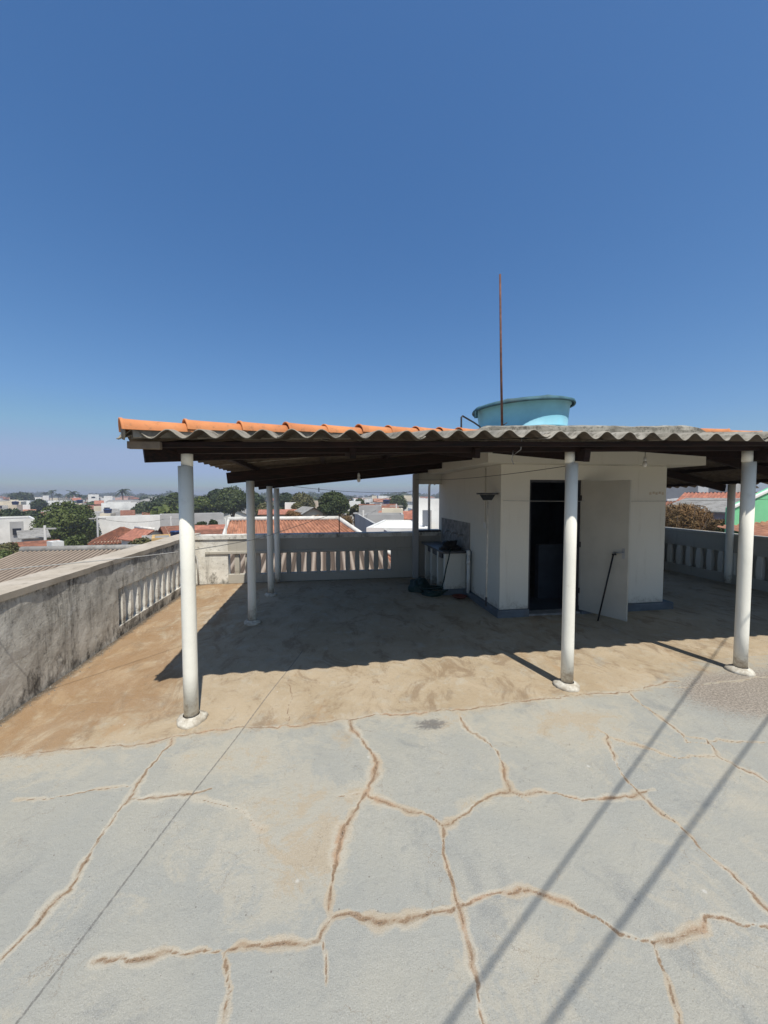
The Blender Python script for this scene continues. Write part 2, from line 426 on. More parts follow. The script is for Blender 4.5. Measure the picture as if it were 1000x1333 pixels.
    h = t.math('ADD', t.math('MULTIPLY', grain, .6), t.math('ADD', t.math('MULTIPLY', fin, 1.6), t.math('MULTIPLY', mid, 2.5)))
    h = t.math('ADD', h, t.math('MULTIPLY', t.math('MULTIPLY', t.noise(60, 4, .8), rough), 3.5))
    t.bump(h, .55, .008)
    return t.out(c, .9, .22)
M['floor'] = mat_floor()
CRACKS = [
(0.006,0.05,0.9,[(-1.197,-0.238),(-1.012,-0.236),(-0.726,-0.234),(-0.480,-0.231),(-0.222,-0.238),(-0.111,-0.185),(0.101,-0.172),(0.345,-0.144),(0.697,-0.180),(1.115,-0.174),(1.491,-0.159),(1.876,-0.176),(2.136,-0.195),(2.486,-0.180),(2.785,-0.154),(3.131,-0.132),(3.396,-0.135),(3.726,-0.160),(4.076,-0.089),(4.396,-0.066)]),
(0.007,0.05,0.9,[(-0.110,-0.203),(-0.117,-0.370),(-0.148,-0.529),(-0.149,-0.648),(-0.136,-0.771),(-0.158,-0.876),(-0.160,-0.984),(-0.160,-1.086),(-0.155,-1.186),(-0.137,-1.289),(-0.168,-1.324),(-0.185,-1.369),(-0.185,-1.413),(-0.205,-1.466),(-0.222,-1.510),(-0.233,-1.539),(-0.267,-1.625)]),
(0.004,0.03,0.8,[(-0.796,-0.672),(-0.666,-0.687),(-0.506,-0.683),(-0.394,-0.659),(-0.184,-0.668)]),
(0.007,0.05,0.9,[(-0.142,-0.758),(0.003,-0.781),(0.219,-0.786),(0.321,-0.760)]),
(0.003,0.05,0.7,[(0.225,-0.805),(0.375,-0.880),(0.517,-0.941),(0.596,-1.021),(0.691,-1.109)]),
(0.009,0.07,1,[(1.206,-0.189),(1.215,-0.320),(1.285,-0.442),(1.317,-0.557),(1.363,-0.697),(1.322,-0.816),(1.247,-0.961),(1.179,-1.062),(1.113,-1.152),(1.084,-1.261),(1.057,-1.378),(1.034,-1.482),(1.026,-1.545),(1.032,-1.591)]),
(0.006,0.035,1,[(1.032,-1.600),(0.994,-1.642),(0.985,-1.668),(0.878,-1.659),(0.787,-1.650),(0.667,-1.636),(0.612,-1.648),(0.525,-1.624),(0.465,-1.632),(0.388,-1.612),(0.295,-1.622),(0.122,-1.600)]),
(0.009,0.05,1,[(1.032,-1.591),(1.130,-1.592),(1.256,-1.642),(1.389,-1.642),(1.458,-1.635),(1.587,-1.634)]),
(0.007,0.03,0.9,[(0.621,-1.649),(0.642,-1.713),(0.670,-1.773),(0.662,-1.813),(0.671,-1.882)]),
(0.003,0.015,0.8,[(0.994,-1.650),(1.012,-1.723),(1.020,-1.818)]),
(0.007,0.05,1,[(1.249,-0.944),(1.332,-1.015),(1.413,-1.072),(1.556,-1.137),(1.624,-1.209),(1.646,-1.237)]),
(0.004,0.03,0.8,[(1.249,-0.944),(1.155,-0.952),(1.069,-0.939)]),
(0.006,0.045,1,[(1.646,-1.237),(1.708,-1.222),(1.814,-1.178),(1.893,-1.120),(1.998,-1.080),(2.126,-1.071),(2.203,-1.112),(2.373,-1.122),(2.521,-1.197),(2.713,-1.211),(2.872,-1.207),(3.004,-1.191)]),
(0.007,0.04,1,[(1.646,-1.237),(1.611,-1.345),(1.598,-1.445),(1.597,-1.537),(1.589,-1.628),(1.580,-1.707),(1.578,-1.788),(1.569,-1.871),(1.552,-1.934),(1.539,-2.019)]),
(0.007,0.04,1,[(1.587,-1.634),(1.676,-1.616),(1.772,-1.605),(1.917,-1.615),(1.990,-1.650),(2.083,-1.706),(2.162,-1.771),(2.200,-1.833),(2.262,-1.862),(2.330,-1.884),(2.457,-1.882),(2.556,-1.876),(2.623,-1.835),(2.679,-1.852),(2.745,-1.892),(2.833,-1.911),(2.995,-1.959)]),
(0.005,0.03,0.9,[(2.313,-1.883),(2.287,-1.938),(2.270,-1.993),(2.238,-2.042),(2.189,-2.122)]),
(0.006,0.045,1,[(2.100,-0.256),(2.087,-0.410),(2.169,-0.582),(2.210,-0.723),(2.187,-0.849),(2.138,-0.979),(2.126,-1.071)]),
(0.002,0.02,0.7,[(2.126,-1.071),(2.171,-1.125),(2.204,-1.170)]),
(0.006,0.035,0.9,[(3.111,-0.667),(2.978,-0.900),(2.902,-1.067),(2.887,-1.191),(2.882,-1.304),(2.919,-1.414),(2.912,-1.529),(2.905,-1.632),(2.917,-1.728),(2.907,-1.859),(2.913,-1.986)]),
(0.005,0.04,0.9,[(3.750,-0.178),(3.700,-0.396),(3.681,-0.632),(3.658,-0.782),(3.792,-0.839),(3.683,-1.011),(3.710,-1.112),(3.756,-1.254),(3.837,-1.428)]),
(0.003,0.04,0.8,[(3.087,-0.617),(3.121,-0.732),(3.307,-0.872),(3.389,-0.972),(3.665,-1.001)]),
(0.003,0.03,0.8,[(3.658,-0.782),(3.609,-0.845),(3.876,-0.852),(4.200,-0.938)]),
(0.005,0.04,0.8,[(0.650,0.637),(0.693,0.403),(0.713,-0.036),(0.731,-0.175)]),
(0.002,0.02,0.7,[(-1.257,0.425),(-1.044,0.415),(-0.801,0.414),(-0.480,0.388),(-0.326,0.523)]),
(0.002,0.02,0.7,[(-0.384,0.228),(-0.200,0.055),(-0.071,-0.068)]),
(0.003,0.03,0.7,[(4.111,-0.138),(4.288,-0.166),(4.799,-0.130),(5.364,-0.110)]),
(0.002,0.02,0.6,[(1.264,0.707),(1.396,0.440),(1.554,0.239),(1.649,-0.011)]),
(0.003,0.03,0.6,[(0.626,0.992),(0.613,1.536),(0.607,2.243)]),
]
# ------------------------------------------------------------------ terrace floor
def build_floor():
    nr = np.random.RandomState(3)
    xs = np.concatenate([np.arange(-1.9, -1.45, .04), np.arange(-1.45, 4.6, .011), np.arange(4.6, 6.2, .03), np.arange(6.2, 9.5, .12)])
    ys = np.concatenate([np.arange(-8, -2.3, .15), np.arange(-2.3, .5, .011), np.arange(.5, 1.2, .03), np.arange(1.2, 5.1, .06)])
    X, Y = np.meshgrid(xs, ys, indexing='ij')
    nx, ny = X.shape
    x = X.ravel(); y = Y.ravel()
    crk = np.full(x.shape, 3.0, np.float32); halo = np.zeros(x.shape, np.float32)
    for ci, (w, hw, hs, pts) in enumerate(CRACKS):
        P = np.array(pts)
        for it in range(5):                       # fractal wander
            seg = P[1:] - P[:-1]; L = np.hypot(seg[:, 0], seg[:, 1])
            mid = (P[1:] + P[:-1]) / 2 + np.stack([-seg[:, 1], seg[:, 0]], 1) * (nr.normal(0, (.05, .06, .10, .12, .12)[it], len(seg)))[:, None]
            keep = L > .014
            out = [P[0]]
            for k in range(len(seg)):
                if keep[k]: out.append(mid[k])
                out.append(P[k+1])
            P = np.array(out)
        # width varies along the line
        n = len(P); ph = nr.rand(6) * 6.28
        s = np.linspace(0, n * .03, n)
        var = np.clip(1 + .5 * np.sin(s * 5 + ph[0]) * np.sin(s * 2.1 + ph[1]) + .4 * np.sin(s * 17 + ph[2]), .3, 2)
        hv = np.clip(1 + .55 * np.sin(s * 3.3 + ph[3]) + .35 * np.sin(s * 11 + ph[4]), .35, 2.1)
        end = np.clip(np.minimum(np.arange(n), np.arange(n)[::-1]) / 9 + .60, 0, 1)
        x0, y0 = P.min(0) - .35; x1, y1 = P.max(0) + .35
        idx = np.where((x > x0) & (x < x1) & (y > y0) & (y < y1))[0]
        px = x[idx]; py = y[idx]
        for k in range(n - 1):
            a = P[k]; b = P[k+1]; d = b - a; LL = max((d * d).sum(), 1e-9)
            sel = np.where((px > min(a[0], b[0]) - .25) & (px < max(a[0], b[0]) + .25) & (py > min(a[1], b[1]) - .25) & (py < max(a[1], b[1]) + .25))[0]
            if not len(sel): continue
            qx = px[sel]; qy = py[sel]
            t = np.clip(((qx - a[0]) * d[0] + (qy - a[1]) * d[1]) / LL, 0, 1)
            D = np.hypot(qx - a[0] - t * d[0], qy - a[1] - t * d[1])
            ww = max(w * var[k] * end[k] * .66, .0022); hh = hw * hv[k] * .44
            gi = idx[sel]
            crk[gi] = np.minimum(crk[gi], D / ww)
            halo[gi] = np.maximum(halo[gi], hs * np.exp(-(D / hh) ** 1.4) * (0.45 + .55 * end[k]))
    # sandy zone behind the long crack
    B = np.array(CRACKS[0][3]); yb = np.interp(x, B[:, 0], B[:, 1], left=-.24, right=-.05)
    och = 1 / (1 + np.exp(-(y - yb + .02) / .075))
    left = np.exp(-((x + 1.5) / .38) ** 2)
    och = np.maximum(och, left * .55)
    def blob(cx, cy, rx, ry, s=1.0): return s * np.exp(-(((x - cx) / rx) ** 2 + ((y - cy) / ry) ** 2))
    och = np.maximum(och, blob(1.15, -.42, .12, .18, .55))
    right = 1 / (1 + np.exp(-(x - 4.2) / .25))
    och = och * (1 - .45 * right * (y < .3))
    soot = blob(1.83, -.35, .15, .075, 1.15)
    pale_add = .32 * np.exp(-np.maximum(yb - y, 0) / .16) * (y < yb)
    ang = np.arctan2((y + .35) * 2.2, x - 1.83)
    soot *= .65 + .5 * np.abs(np.sin(ang * 7 + 2 * np.sin(ang * 3)))
    gravel = np.clip(blob(4.75, -.35, .65, .38, 1.0) + blob(5.6, -.4, .9, .5, .8), 0, 1)
    pale = blob(.75, -1.0, .33, .34, .62) + blob(.9, -1.3, .2, .25, .55) + blob(.45, -.5, .5, .2, .5) + blob(1.85, -.35, .3, .14, .6) + blob(2.95, -.45, .45, .18, .5) \
        + blob(3.0, -.75, .5, .2, .38) + blob(1.65, -1.95, .35, .2, .45) + blob(2.6, -2.0, .25, .25, .4) + blob(-.9, -.4, .5, .12, .5) + blob(-.3, -1.75, .25, .25, .35) + blob(3.5, -1.2, .6, .4, .35) + .20 + blob(.3, -1.3, .5, .5, .18) + blob(2.2, -.6, .6, .4, .12)
    pale = pale + pale_add + blob(1.18, -.95, .13, .10, .8) + blob(1.05, -1.25, .07, .25, .55) + blob(1.86, -1.12, .14, .06, .75) + blob(3.1, -.5, .7, .18, .35) + blob(.15, -.42, .3, .1, .3) + blob(2.1, -1.75, .5, .2, .2) + blob(2.8, -1.55, .3, .2, .25)
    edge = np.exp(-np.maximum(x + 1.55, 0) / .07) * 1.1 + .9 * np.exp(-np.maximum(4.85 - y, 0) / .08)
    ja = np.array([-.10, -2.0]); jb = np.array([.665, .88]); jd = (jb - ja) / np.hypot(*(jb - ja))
    wire_shadow = np.clip(np.abs((x - ja[0]) * jd[1] - (y - ja[1]) * jd[0] + .004 * np.sin(y * 5)) / .0065, 0, 4)  # straight wire shadow drawn as a dark groove line in the slab
    wire_shadow = np.where(y > 1.3, 4, wire_shadow)
    z = -.003 * np.exp(-wire_shadow ** 2) - 0.0045 * np.exp(-(crk / 1.1) ** 2)
    z += .002 * np.sin(x * 2.3 + 1) * np.sin(y * 1.9)
    V = np.stack([x, y, z], 1)
    o = np_mesh('terrace_floor', V, grid_faces(nx, ny), M['floor'])
    tag(o, 'cracked grey and sandy concrete terrace floor', None, kind='structure')
    for nme, arr in (('crack', crk), ('halo', halo), ('ochre', och), ('soot', soot), ('gravel', gravel), ('pale', pale), ('edge', edge), ('wire_shadow', wire_shadow)):
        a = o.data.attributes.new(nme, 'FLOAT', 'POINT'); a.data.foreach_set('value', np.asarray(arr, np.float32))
    # the building the terrace lies on
    b = MB().box(-1.95, 9.5, -8, 5.05, -7, -.03)
    o = b.build('terrace_building', M['w_cream'])
    tag(o, 'block of the building below, carrying the terrace', 'building')
build_floor()
def grit():
    r_ = random.Random(17); m_ = MB()
    def one(x, y, s):
        a = r_.random() * 6.28; n = 5
        base = [Vector((x + s * r_.uniform(.7, 1.2) * math.cos(a + k * 6.28 / n), y + s * r_.uniform(.7, 1.2) * math.sin(a + k * 6.28 / n), -.001)) for k in range(n)]
        top = [Vector((x + (p.x - x) * .55, y + (p.y - y) * .55, s * r_.uniform(.5, 1.0))) for p in base]
        m_.prism(base, top)
    for k in range(420): one(-1.55 + .012 + abs(r_.gauss(0, .05)), r_.uniform(-1.5, 4.8), r_.uniform(.002, .008))
    for k in range(260): one(r_.gauss(4.8, .6), r_.gauss(-.3, .22), r_.uniform(.0015, .005))
    for k in range(150): one(r_.uniform(-1.4, 4.5), r_.uniform(-2.1, .8), r_.uniform(.0012, .0035))
    for k in range(160): one(r_.uniform(-1.4, 3.2), 4.85 - .01 - abs(r_.gauss(0, .05)), r_.uniform(.002, .008))
    o = m_.build('grit', M['mortar']); tag(o, 'small loose grit and mortar crumbs on the terrace floor', None, kind='stuff')
grit()

# ------------------------------------------------------------------ parapets
def rough_box(x0, x1, y0, y1, z0, z1, step=.12, amp=.006, seed=0):
    """box with slightly uneven rendered faces"""
    bm_ = MB()
    def face(o, u, v, nu, nv):
        o = Vector(o); u = Vector(u); v = Vector(v); nrm = u.cross(v).normalized()
        vs = []
        for i in range(nu + 1):
            for j in range(nv + 1):
                p = o + u * (i / nu) + v * (j / nv)
                edge = i in (0, nu) or j in (0, nv)
                k = mnoise.noise(Vector((p.x * 3.1 + seed, p.y * 3.1, p.z * 3.1))) + .5 * mnoise.noise(Vector((p.x * 9 + seed, p.y * 9, p.z * 9)))
                dv = Vector((mnoise.noise(p * 4 + Vector((9, seed, 0))), mnoise.noise(p * 4 + Vector((0, 7, seed))), mnoise.noise(p * 4 + Vector((seed, 0, 5))))) * amp * .8
                vs.append(p + (dv if edge else dv + nrm * k * amp))
        fs = [(i*(nv+1)+j, (i+1)*(nv+1)+j, (i+1)*(nv+1)+j+1, i*(nv+1)+j+1) for i in range(nu) for j in range(nv)]
        bm_.add(vs, fs)
    nx = max(1, round((x1-x0)/step)); ny = max(1, round((y1-y0)/step)); nz = max(1, round((z1-z0)/step))
    dx = (x1-x0, 0, 0); dy = (0, y1-y0, 0); dz = (0, 0, z1-z0)
    face((x0,y0,z0), dx, dz, nx, nz); face((x1,y0,z0), dy, dz, ny, nz); face((x1,y1,z0), (x0-x1,0,0), dz, nx, nz)
    face((x0,y1,z0), (0,y0-y1,0), dz, ny, nz); face((x0,y0,z1), dx, dy, nx, ny); face((x0,y1,z0), dx, (0,y0-y1,0), nx, ny)
    return bm_

PX = -1.55          # inner face of the left parapet
left = empty('parapet_wall', (PX, 0, 0), 'mould stained grey parapet along the left edge, with broad pale coping', 'parapet')
def put(mb, name, mat, par, origin, bevel=0):
    mb.v = [(p[0]-origin[0], p[1]-origin[1], p[2]-origin[2]) for p in mb.v]
    return mb.build(name, mat, par, bevel)
LO = (PX, 0, 0)
OY0, OY1 = 2.02, 4.5
b = rough_box(PX-.30, PX, -8, OY0, -.05, .94, .09, .007, 1)
put(b, 'wall_panel', M['mould'], left, LO)
b = rough_box(PX-.13, PX, OY0+.0, OY1, -.05, .135, .09, .006, 2); put(b, 'wall_foot', M['mould'], left, LO)
b = rough_box(PX-.13, PX, OY0+.0, OY1, .615, .94, .09, .006, 3); put(b, 'upper_band', M['mould'], left, LO)
b = rough_box(PX-.30, PX, OY1, 5.2, -.05, .94, .09, .006, 4); put(b, 'corner_pier', M['mould_light'], left, LO)
b = rough_box(PX-.36, PX+.012, -8, 5.22, .943, 1.0, .10, .007, 5); put(b, 'coping', M['coping'], left, LO)
PITCH_B = .205
def baluster_lathe():
    prof = [(-.045, 0), (.045, 0), (.047, .03), (.036, .05), (.040, .12), (.050, .22), (.044, .32), (.034, .41), (.036, .44), (.047, .455), (.047, .48)]
    return prof
def baluster(mat, par, cx, cy, zc, h, wx, wy, origin):
    """flat concrete slat with a bellied outline"""
    n = 13
    vs = []; fs = []
    for i in range(n):
        t = i / (n - 1); z = zc + h * t
        k = 1.0 + .12 * math.sin(math.pi * min(1, t * 1.25)) - .16 * math.exp(-((t - .9) / .06) ** 2) - .12 * math.exp(-((t - .06) / .05) ** 2)
        for sx, sy in ((-1, -1), (1, -1), (1, 1), (-1, 1)):
            vs.append((cx + sx * wx / 2 * k - origin[0], cy + sy * wy / 2 * k - origin[1], z))
    for i in range(n - 1):
        for q in range(4):
            fs.append((i*4+q, i*4+(q+1) % 4, (i+1)*4+(q+1) % 4, (i+1)*4+q))
    return MB().add(vs, fs, False).build('baluster', mat, par, .008)
k = 0
while OY0 + .14 + k * PITCH_B < OY1 - .06:
    baluster(M['mould_light'], left, PX - .055, OY0 + .15 + k * PITCH_B, .13, .49, .085, .080, LO); k += 1

BYI = 4.85          # inner face of the back parapet
BO = (0, BYI, 0)
back = empty('parapet_wall', BO, 'back parapet with narrow slots, shaded grey but sunlit at its left end', 'parapet')
BX0 = -.92
b = rough_box(PX+.002, BX0, BYI, BYI+.2, -.05, .90, .09, .006, 6); put(b, 'corner_panel', M['mould_light'], back, BO)
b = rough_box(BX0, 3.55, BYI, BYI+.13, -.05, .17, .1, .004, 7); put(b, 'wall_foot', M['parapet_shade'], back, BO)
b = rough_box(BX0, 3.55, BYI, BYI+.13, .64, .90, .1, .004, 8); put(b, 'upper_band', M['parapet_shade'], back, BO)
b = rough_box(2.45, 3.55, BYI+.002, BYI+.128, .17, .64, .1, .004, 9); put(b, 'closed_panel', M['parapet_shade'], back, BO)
b = rough_box(PX+.014, 3.55, BYI-.025, BYI+.22, .902, .985, .1, .004, 10); put(b, 'coping', M['mould_light'], back, BO)
b = MB().box(PX+.2, 2.9, BYI-.03, BYI+.0-.002, .60, .655); put(b, 'drip_ledge', M['parapet_shade'], back, BO, .008)
k = 0
while BX0 + .16 + k * .205 < 2.42:
    baluster(M['parapet_shade'], back, BX0 + .17 + k * .205, BYI + .065, .165, .48, .088, .10, BO); k += 1

RX = 9.12
RO = (RX, 0, 0)
right = empty('parapet_wall', RO, 'shaded parapet along the right edge of the terrace behind the stair tower', 'parapet')
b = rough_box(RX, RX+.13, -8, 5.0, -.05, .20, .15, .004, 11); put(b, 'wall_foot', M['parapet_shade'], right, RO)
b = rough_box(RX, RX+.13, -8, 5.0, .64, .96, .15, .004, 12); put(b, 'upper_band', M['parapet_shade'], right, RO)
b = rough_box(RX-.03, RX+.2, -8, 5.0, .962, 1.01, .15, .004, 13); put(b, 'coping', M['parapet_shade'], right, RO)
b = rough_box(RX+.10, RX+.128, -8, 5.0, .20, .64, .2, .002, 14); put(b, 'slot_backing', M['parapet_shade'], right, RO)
k = 0
while 4.9 - k * .235 > .4:
    baluster(M['paint'], right, RX + .045, 4.85 - k * .235, .195, .45, .08, .10, RO); k += 1
BO2 = (6.3, BYI, 0)
back2 = empty('parapet_wall', BO2, 'back parapet between the stair tower and the right parapet', 'parapet')
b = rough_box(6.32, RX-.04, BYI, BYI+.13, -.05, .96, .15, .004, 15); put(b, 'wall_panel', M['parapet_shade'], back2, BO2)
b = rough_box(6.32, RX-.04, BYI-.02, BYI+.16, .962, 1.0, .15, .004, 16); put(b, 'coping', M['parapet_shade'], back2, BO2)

# ------------------------------------------------------------------ columns
def column(x, y, z1, znotch, r=.0545, label='', foot=True, neck=True, neckdx=-.012):
    t = empty('column', (x, y, 0), label, 'column', 'white round columns carrying the canopy roof')
    MB().lathe([(r, .03), (r, .4), (r*.985, 1.2), (r*.98, znotch)], n=28).build('shaft', M['paint_col'], t)
    if neck:
        MB().lathe([(r*.78, znotch+.001), (r*.78, z1)], c=(neckdx, 0, 0), n=20).build('neck', M['paint_col'], t)
    if foot:
        f = MB()
        prof = []
        n = 28; rr = random.Random(int(x*100+y*10))
        base = [r*2.05, r*2.1, r*1.95, r*1.45, r*1.12]
        zz = [.0, .012, .026, .040, .052]
        vs = []; fs = []
        jit = [1 + .10 * math.sin(3 * 2*math.pi*k/n + rr.random()*.2) * rr.random() + rr.uniform(-.03, .03) for k in range(n)]
        for i in range(5):
            for k in range(n):
                a = 2*math.pi*k/n; q = base[i] * (jit[k] if i < 4 else 1)
                vs.append((q*math.cos(a), q*math.sin(a), zz[i] + rr.uniform(-.002, .002)))
        for i in range(4):
            for k in range(n): fs.append((i*n+k, i*n+(k+1) % n, (i+1)*n+(k+1) % n, (i+1)*n+k))
        f.add(vs, fs, True); f.build('mortar_collar', M['paint'], t)
    return t
column(-.04, 0, 2.165, 2.02, label='leftmost front column, under the corner of the canopy, its mortar collar on the long floor crack', neckdx=.013)
column(3.26, .02, 2.205, 2.09, label='middle front column, in front of the dark doorway of the stair tower', neckdx=-.022)
column(5.2, .02, 2.24, 2.125, r=.056, label='rightmost front column, sunlit below, in front of the right parapet and green house', neckdx=-.025)
column(.01, 2.3, 2.10, 1.99, r=.056, label='second column back on the left side of the canopy, in the shade', neck=False)
column(.06, 3.78, 2.06, 1.95, r=.052, label='third column back on the left side of the canopy, in the shade', neck=False)
column(.07, 4.70, 2.02, 1.93, r=.055, label='farthest column on the left side, standing against the back parapet', neck=False, foot=False)
column(9.03, 3.2, 2.05, 2.0, r=.062, label='column against the right parapet, behind the rightmost front column', neck=False, foot=False)

# ------------------------------------------------------------------ canopy roof
X0, Y0, ZE = -.345, -.36, 2.208
XR = 9.36
def eave(x):
    if x < 5.6: return ZE + .019 * (x - X0)
    return (ZE + .019 * (5.6 - X0)) * (1 - (x - 5.6) / (XR - 5.6)) + 2.10 * (x - 5.6) / (XR - 5.6)
def zl(x, y): return ZE + .108 * (x - X0) - .014 * (y - Y0)
def zr(x, y): return eave(XR) + .222 * (XR - x) - .022 * (y - Y0)
XA, XB = 3.22, 6.50     # where the slopes meet the slab of the tower
YS = Y0 + .6 * (XA - X0)
def zf(x, v):
    """front slope, v 0 eave .. 1 top"""
    return None
def front_top(x):
    if x <= XA: y = Y0 + .6 * (x - X0); return y, zl(x, y)
    if x >= XB: y = min(YS, Y0 + (YS - Y0) / (XR - XB) * (XR - x)); return y, zr(x, y)
    za = zl(XA, YS); zb = zr(XB, YS)
    return YS, za + (zb - za) * (x - XA) / (XB - XA)
def front_z(x, y):
    yt, zt = front_top(x); k = (y - Y0) / max(.02, yt - Y0); e = eave(x)
    return e + (zt - e) * min(1, max(0, k))

canopy = empty('canopy_roof', (0, 0, 0), 'hipped canopy of mossy corrugated sheets on dark timber, edged with orange ridge tiles', 'canopy roof')
PW = .2075; AMP = .030
def sheet(fpos, u0, u1, nv, vlen, name='roof_sheet', phase=0.0, lift=0.0, mat=None, thick=.007, seed=0, wob=.010, ratio=10):
    """corrugation along v; u across. fpos(u, v in 0..1) -> (x, y, z) mid surface"""
    nu = max(8, int((u1 - u0) / PW * 14))
    us = np.linspace(u0, u1, nu); vsn = np.linspace(0, 1, nv)
    top = []
    rr = random.Random(seed); sk = rr.uniform(-1, 1) * wob
    for u in us:
        wv = AMP * math.cos(2 * math.pi * u / PW + phase)
        for v in vsn:
            p = fpos(u, v)
            top.append((p[0], p[1], p[2] + wv + lift + sk * (u - u0) + .003 * mnoise.noise(Vector((p[0]*2, p[1]*2, seed)))))
    top = np.array(top)
    T3 = top.reshape(nu, nv, 3)
    for q in range(nu):                      # uneven, chipped eave edge
        k = mnoise.noise(Vector((us[q] * 9, seed * 3.1, 0))) * .006 + max(0, mnoise.noise(Vector((us[q] * 22, seed * 1.7, 5))) - .35) * .06
        d_ = T3[q, 1] - T3[q, 0]; n_ = np.linalg.norm(d_)
        if n_ > .05: T3[q, 0] = T3[q, 0] + d_ / n_ * k
    top = T3.reshape(-1, 3); bot = top.copy(); bot[:, 2] -= thick
    n = len(top)
    F = [grid_faces(nu, nv), grid_faces(nu, nv, n, True)]
    e = []
    for j in range(nv - 1):
        e.append((j, j+1, n+j+1, n+j)); q = (nu-1)*nv
        e.append((q+j+1, q+j, n+q+j, n+q+j+1))
    for i in range(nu - 1):
        e.append(((i+1)*nv, i*nv, n+i*nv, n+(i+1)*nv)); q = nv-1
        e.append((i*nv+q, (i+1)*nv+q, n+(i+1)*nv+q, n+i*nv+q))
    o = np_mesh(name, np.concatenate([top, bot]), np.concatenate(F + [np.array(e)]), mat or M['fibro'], canopy)
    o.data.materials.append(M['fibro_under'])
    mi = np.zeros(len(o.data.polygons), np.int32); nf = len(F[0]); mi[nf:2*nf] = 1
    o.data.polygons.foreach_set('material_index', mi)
    return o
# front slope: sheets about 1.04 m wide, overlapping by a quarter wave
u = X0; i = 0
while u < XR - .05:
    u1 = min(u + PW * 5.2, XR)
    def fp(x, v, i=i):
        yt, zt = front_top(x); yt = max(yt, Y0 + .03)
        ys = Y0 + rngv[i] ; y = ys + (yt - ys) * v
        return (x, y, front_z(x, y))
    rngv = {k: random.Random(k).uniform(-.030, .015) for k in range(40)}
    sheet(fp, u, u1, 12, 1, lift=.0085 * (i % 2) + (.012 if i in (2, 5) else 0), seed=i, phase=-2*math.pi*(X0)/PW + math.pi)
    u += PW * 5; i += 1
# left slope: corrugations run in x
YB = 5.12
v0 = Y0; i = 0
while v0 < YB - .05:
    v1 = min(v0 + PW * 5.2, YB)
    def fl(y, v, i=i):
        xt = min(XA + .25, X0 + (y - Y0) / .6); xt = max(xt, X0 + .03)
        x = X0 + (xt - X0) * v
        return (x, y, zl(x, y))
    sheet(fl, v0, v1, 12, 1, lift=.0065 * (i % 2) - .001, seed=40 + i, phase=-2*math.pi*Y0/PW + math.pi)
    v0 += PW * 5; i += 1
v0 = Y0; i = 0
while v0 < YB - .05:
    v1 = min(v0 + PW * 5.2, YB)
    def fr(y, v, i=i):
        xt = max(XB - .2, XR - (y - Y0) * (XR - XB) / (YS - Y0)); xt = min(xt, XR - .03)
        x = XR + (xt - XR) * v
        return (x, y, zr(x, y))
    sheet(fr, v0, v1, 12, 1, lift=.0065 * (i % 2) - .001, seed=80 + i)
    v0 += PW * 5; i += 1
# timbers
def timber(name, a, b, w, h):
    return MB().beam(a, b, w, h).build(name, M['wood'], canopy, .004)
SH = AMP + .012     # half depth of a sheet
def under_f(x, y, h): return front_z(x, y) - SH - h / 2
timber('eave_beam', (-.08, -.03, under_f(0, -.03, .085)-.004), (5.6, -.03, under_f(5.6, -.03, .085)-.004), .055, .085)
timber('eave_beam', (5.6, -.03, under_f(5.6, -.03, .085)-.004), (9.0, -.03, under_f(9.0, -.03, .085) - .004), .055, .085)
for yy in (.65, 1.25):
    xa = X0 + (yy - Y0) / .6 + .05; xb = XR - (yy - Y0) / .6 - .05
    timber('purlin', (xa, yy, under_f(xa, yy, .05)), (3.2, yy, under_f(3.2, yy, .05)), .05, .05)
    timber('purlin', (3.2, yy, under_f(3.2, yy, .05)), (xb, yy, under_f(xb, yy, .05)), .05, .05)
# hip rafters
def under_l(x, y, h): return zl(x, y) - SH - h / 2
timber('hip_rafter', (-.285, -.115, 2.036 + .075), (3.42, 2.11, 2.036 + .075 + .108 * 3.70), .06, .15)
MB().box(-.31, -.10, -.30, -.26, ZE - AMP - .062, ZE - AMP - .012).build('eave_batten', M['board'], canopy, .003)
timber('eave_batten', (-.28, -.22, ZE - AMP - .028), (5.6, -.22, eave(5.6) - AMP - .008), .04, .04)
timber('hip_rafter', (XR-.1, Y0 + .06, 2.0), (XB - .2, YS + .12, zr(XB, YS) - .11), .06, .15)
# rafters from the front columns up to the tower
for cx, zt in ((3.31, 2.09), (5.255, 2.125)):
    yt = 2.0; zz = front_z(cx, 1.55) - SH - .155
    timber('rafter', (cx, -.12, zt + .057), (cx, 1.98, zt + .057 + (zz - zt) * (2.1/1.67)), .06, .115)
for cx in (1.25, 2.3):
    yt = Y0 + .6 * (cx - X0)
    timber('rafter', (cx, -.1, front_z(cx, -.1) - .14), (cx, yt, front_z(cx, yt) - .14), .05, .09)
# rafters of the left slope at the column rows
for cy, zb in ((2.3, 1.95), (3.78, 1.92), (4.76, 1.90)):
    x1 = 3.5 if cy < 4.7 else 3.5
    timber('rafter', (-.29, cy + .005, zb + .075), (x1, cy + .005, zb + .075 + .108 * (x1 + .29)), .06, .15)
for xx in (.08, 1.0, 1.9, 2.75):
    y0 = Y0 + .6 * (xx - X0) + .12
    h = .05
    timber('purlin', (xx, y0, zl(xx, y0) - SH - h/2), (xx, 5.05, zl(xx, 5.05) - SH - h/2), .055, h)
for xx in (8.95, 8.0, 7.1):
    y0 = Y0 + .6 * (XR - xx) + .12
    timber('purlin', (xx, y0, zr(xx, y0) - SH - .03), (xx, 5.05, zr(xx, 5.05) - SH - .03), .055, .06)
for cy in (1.9, 3.3, 4.7):
    timber('rafter', (8.98, cy, zr(8.98, cy) - SH - .135), (6.3, cy, zr(6.3, cy) - SH - .135), .06, .13)
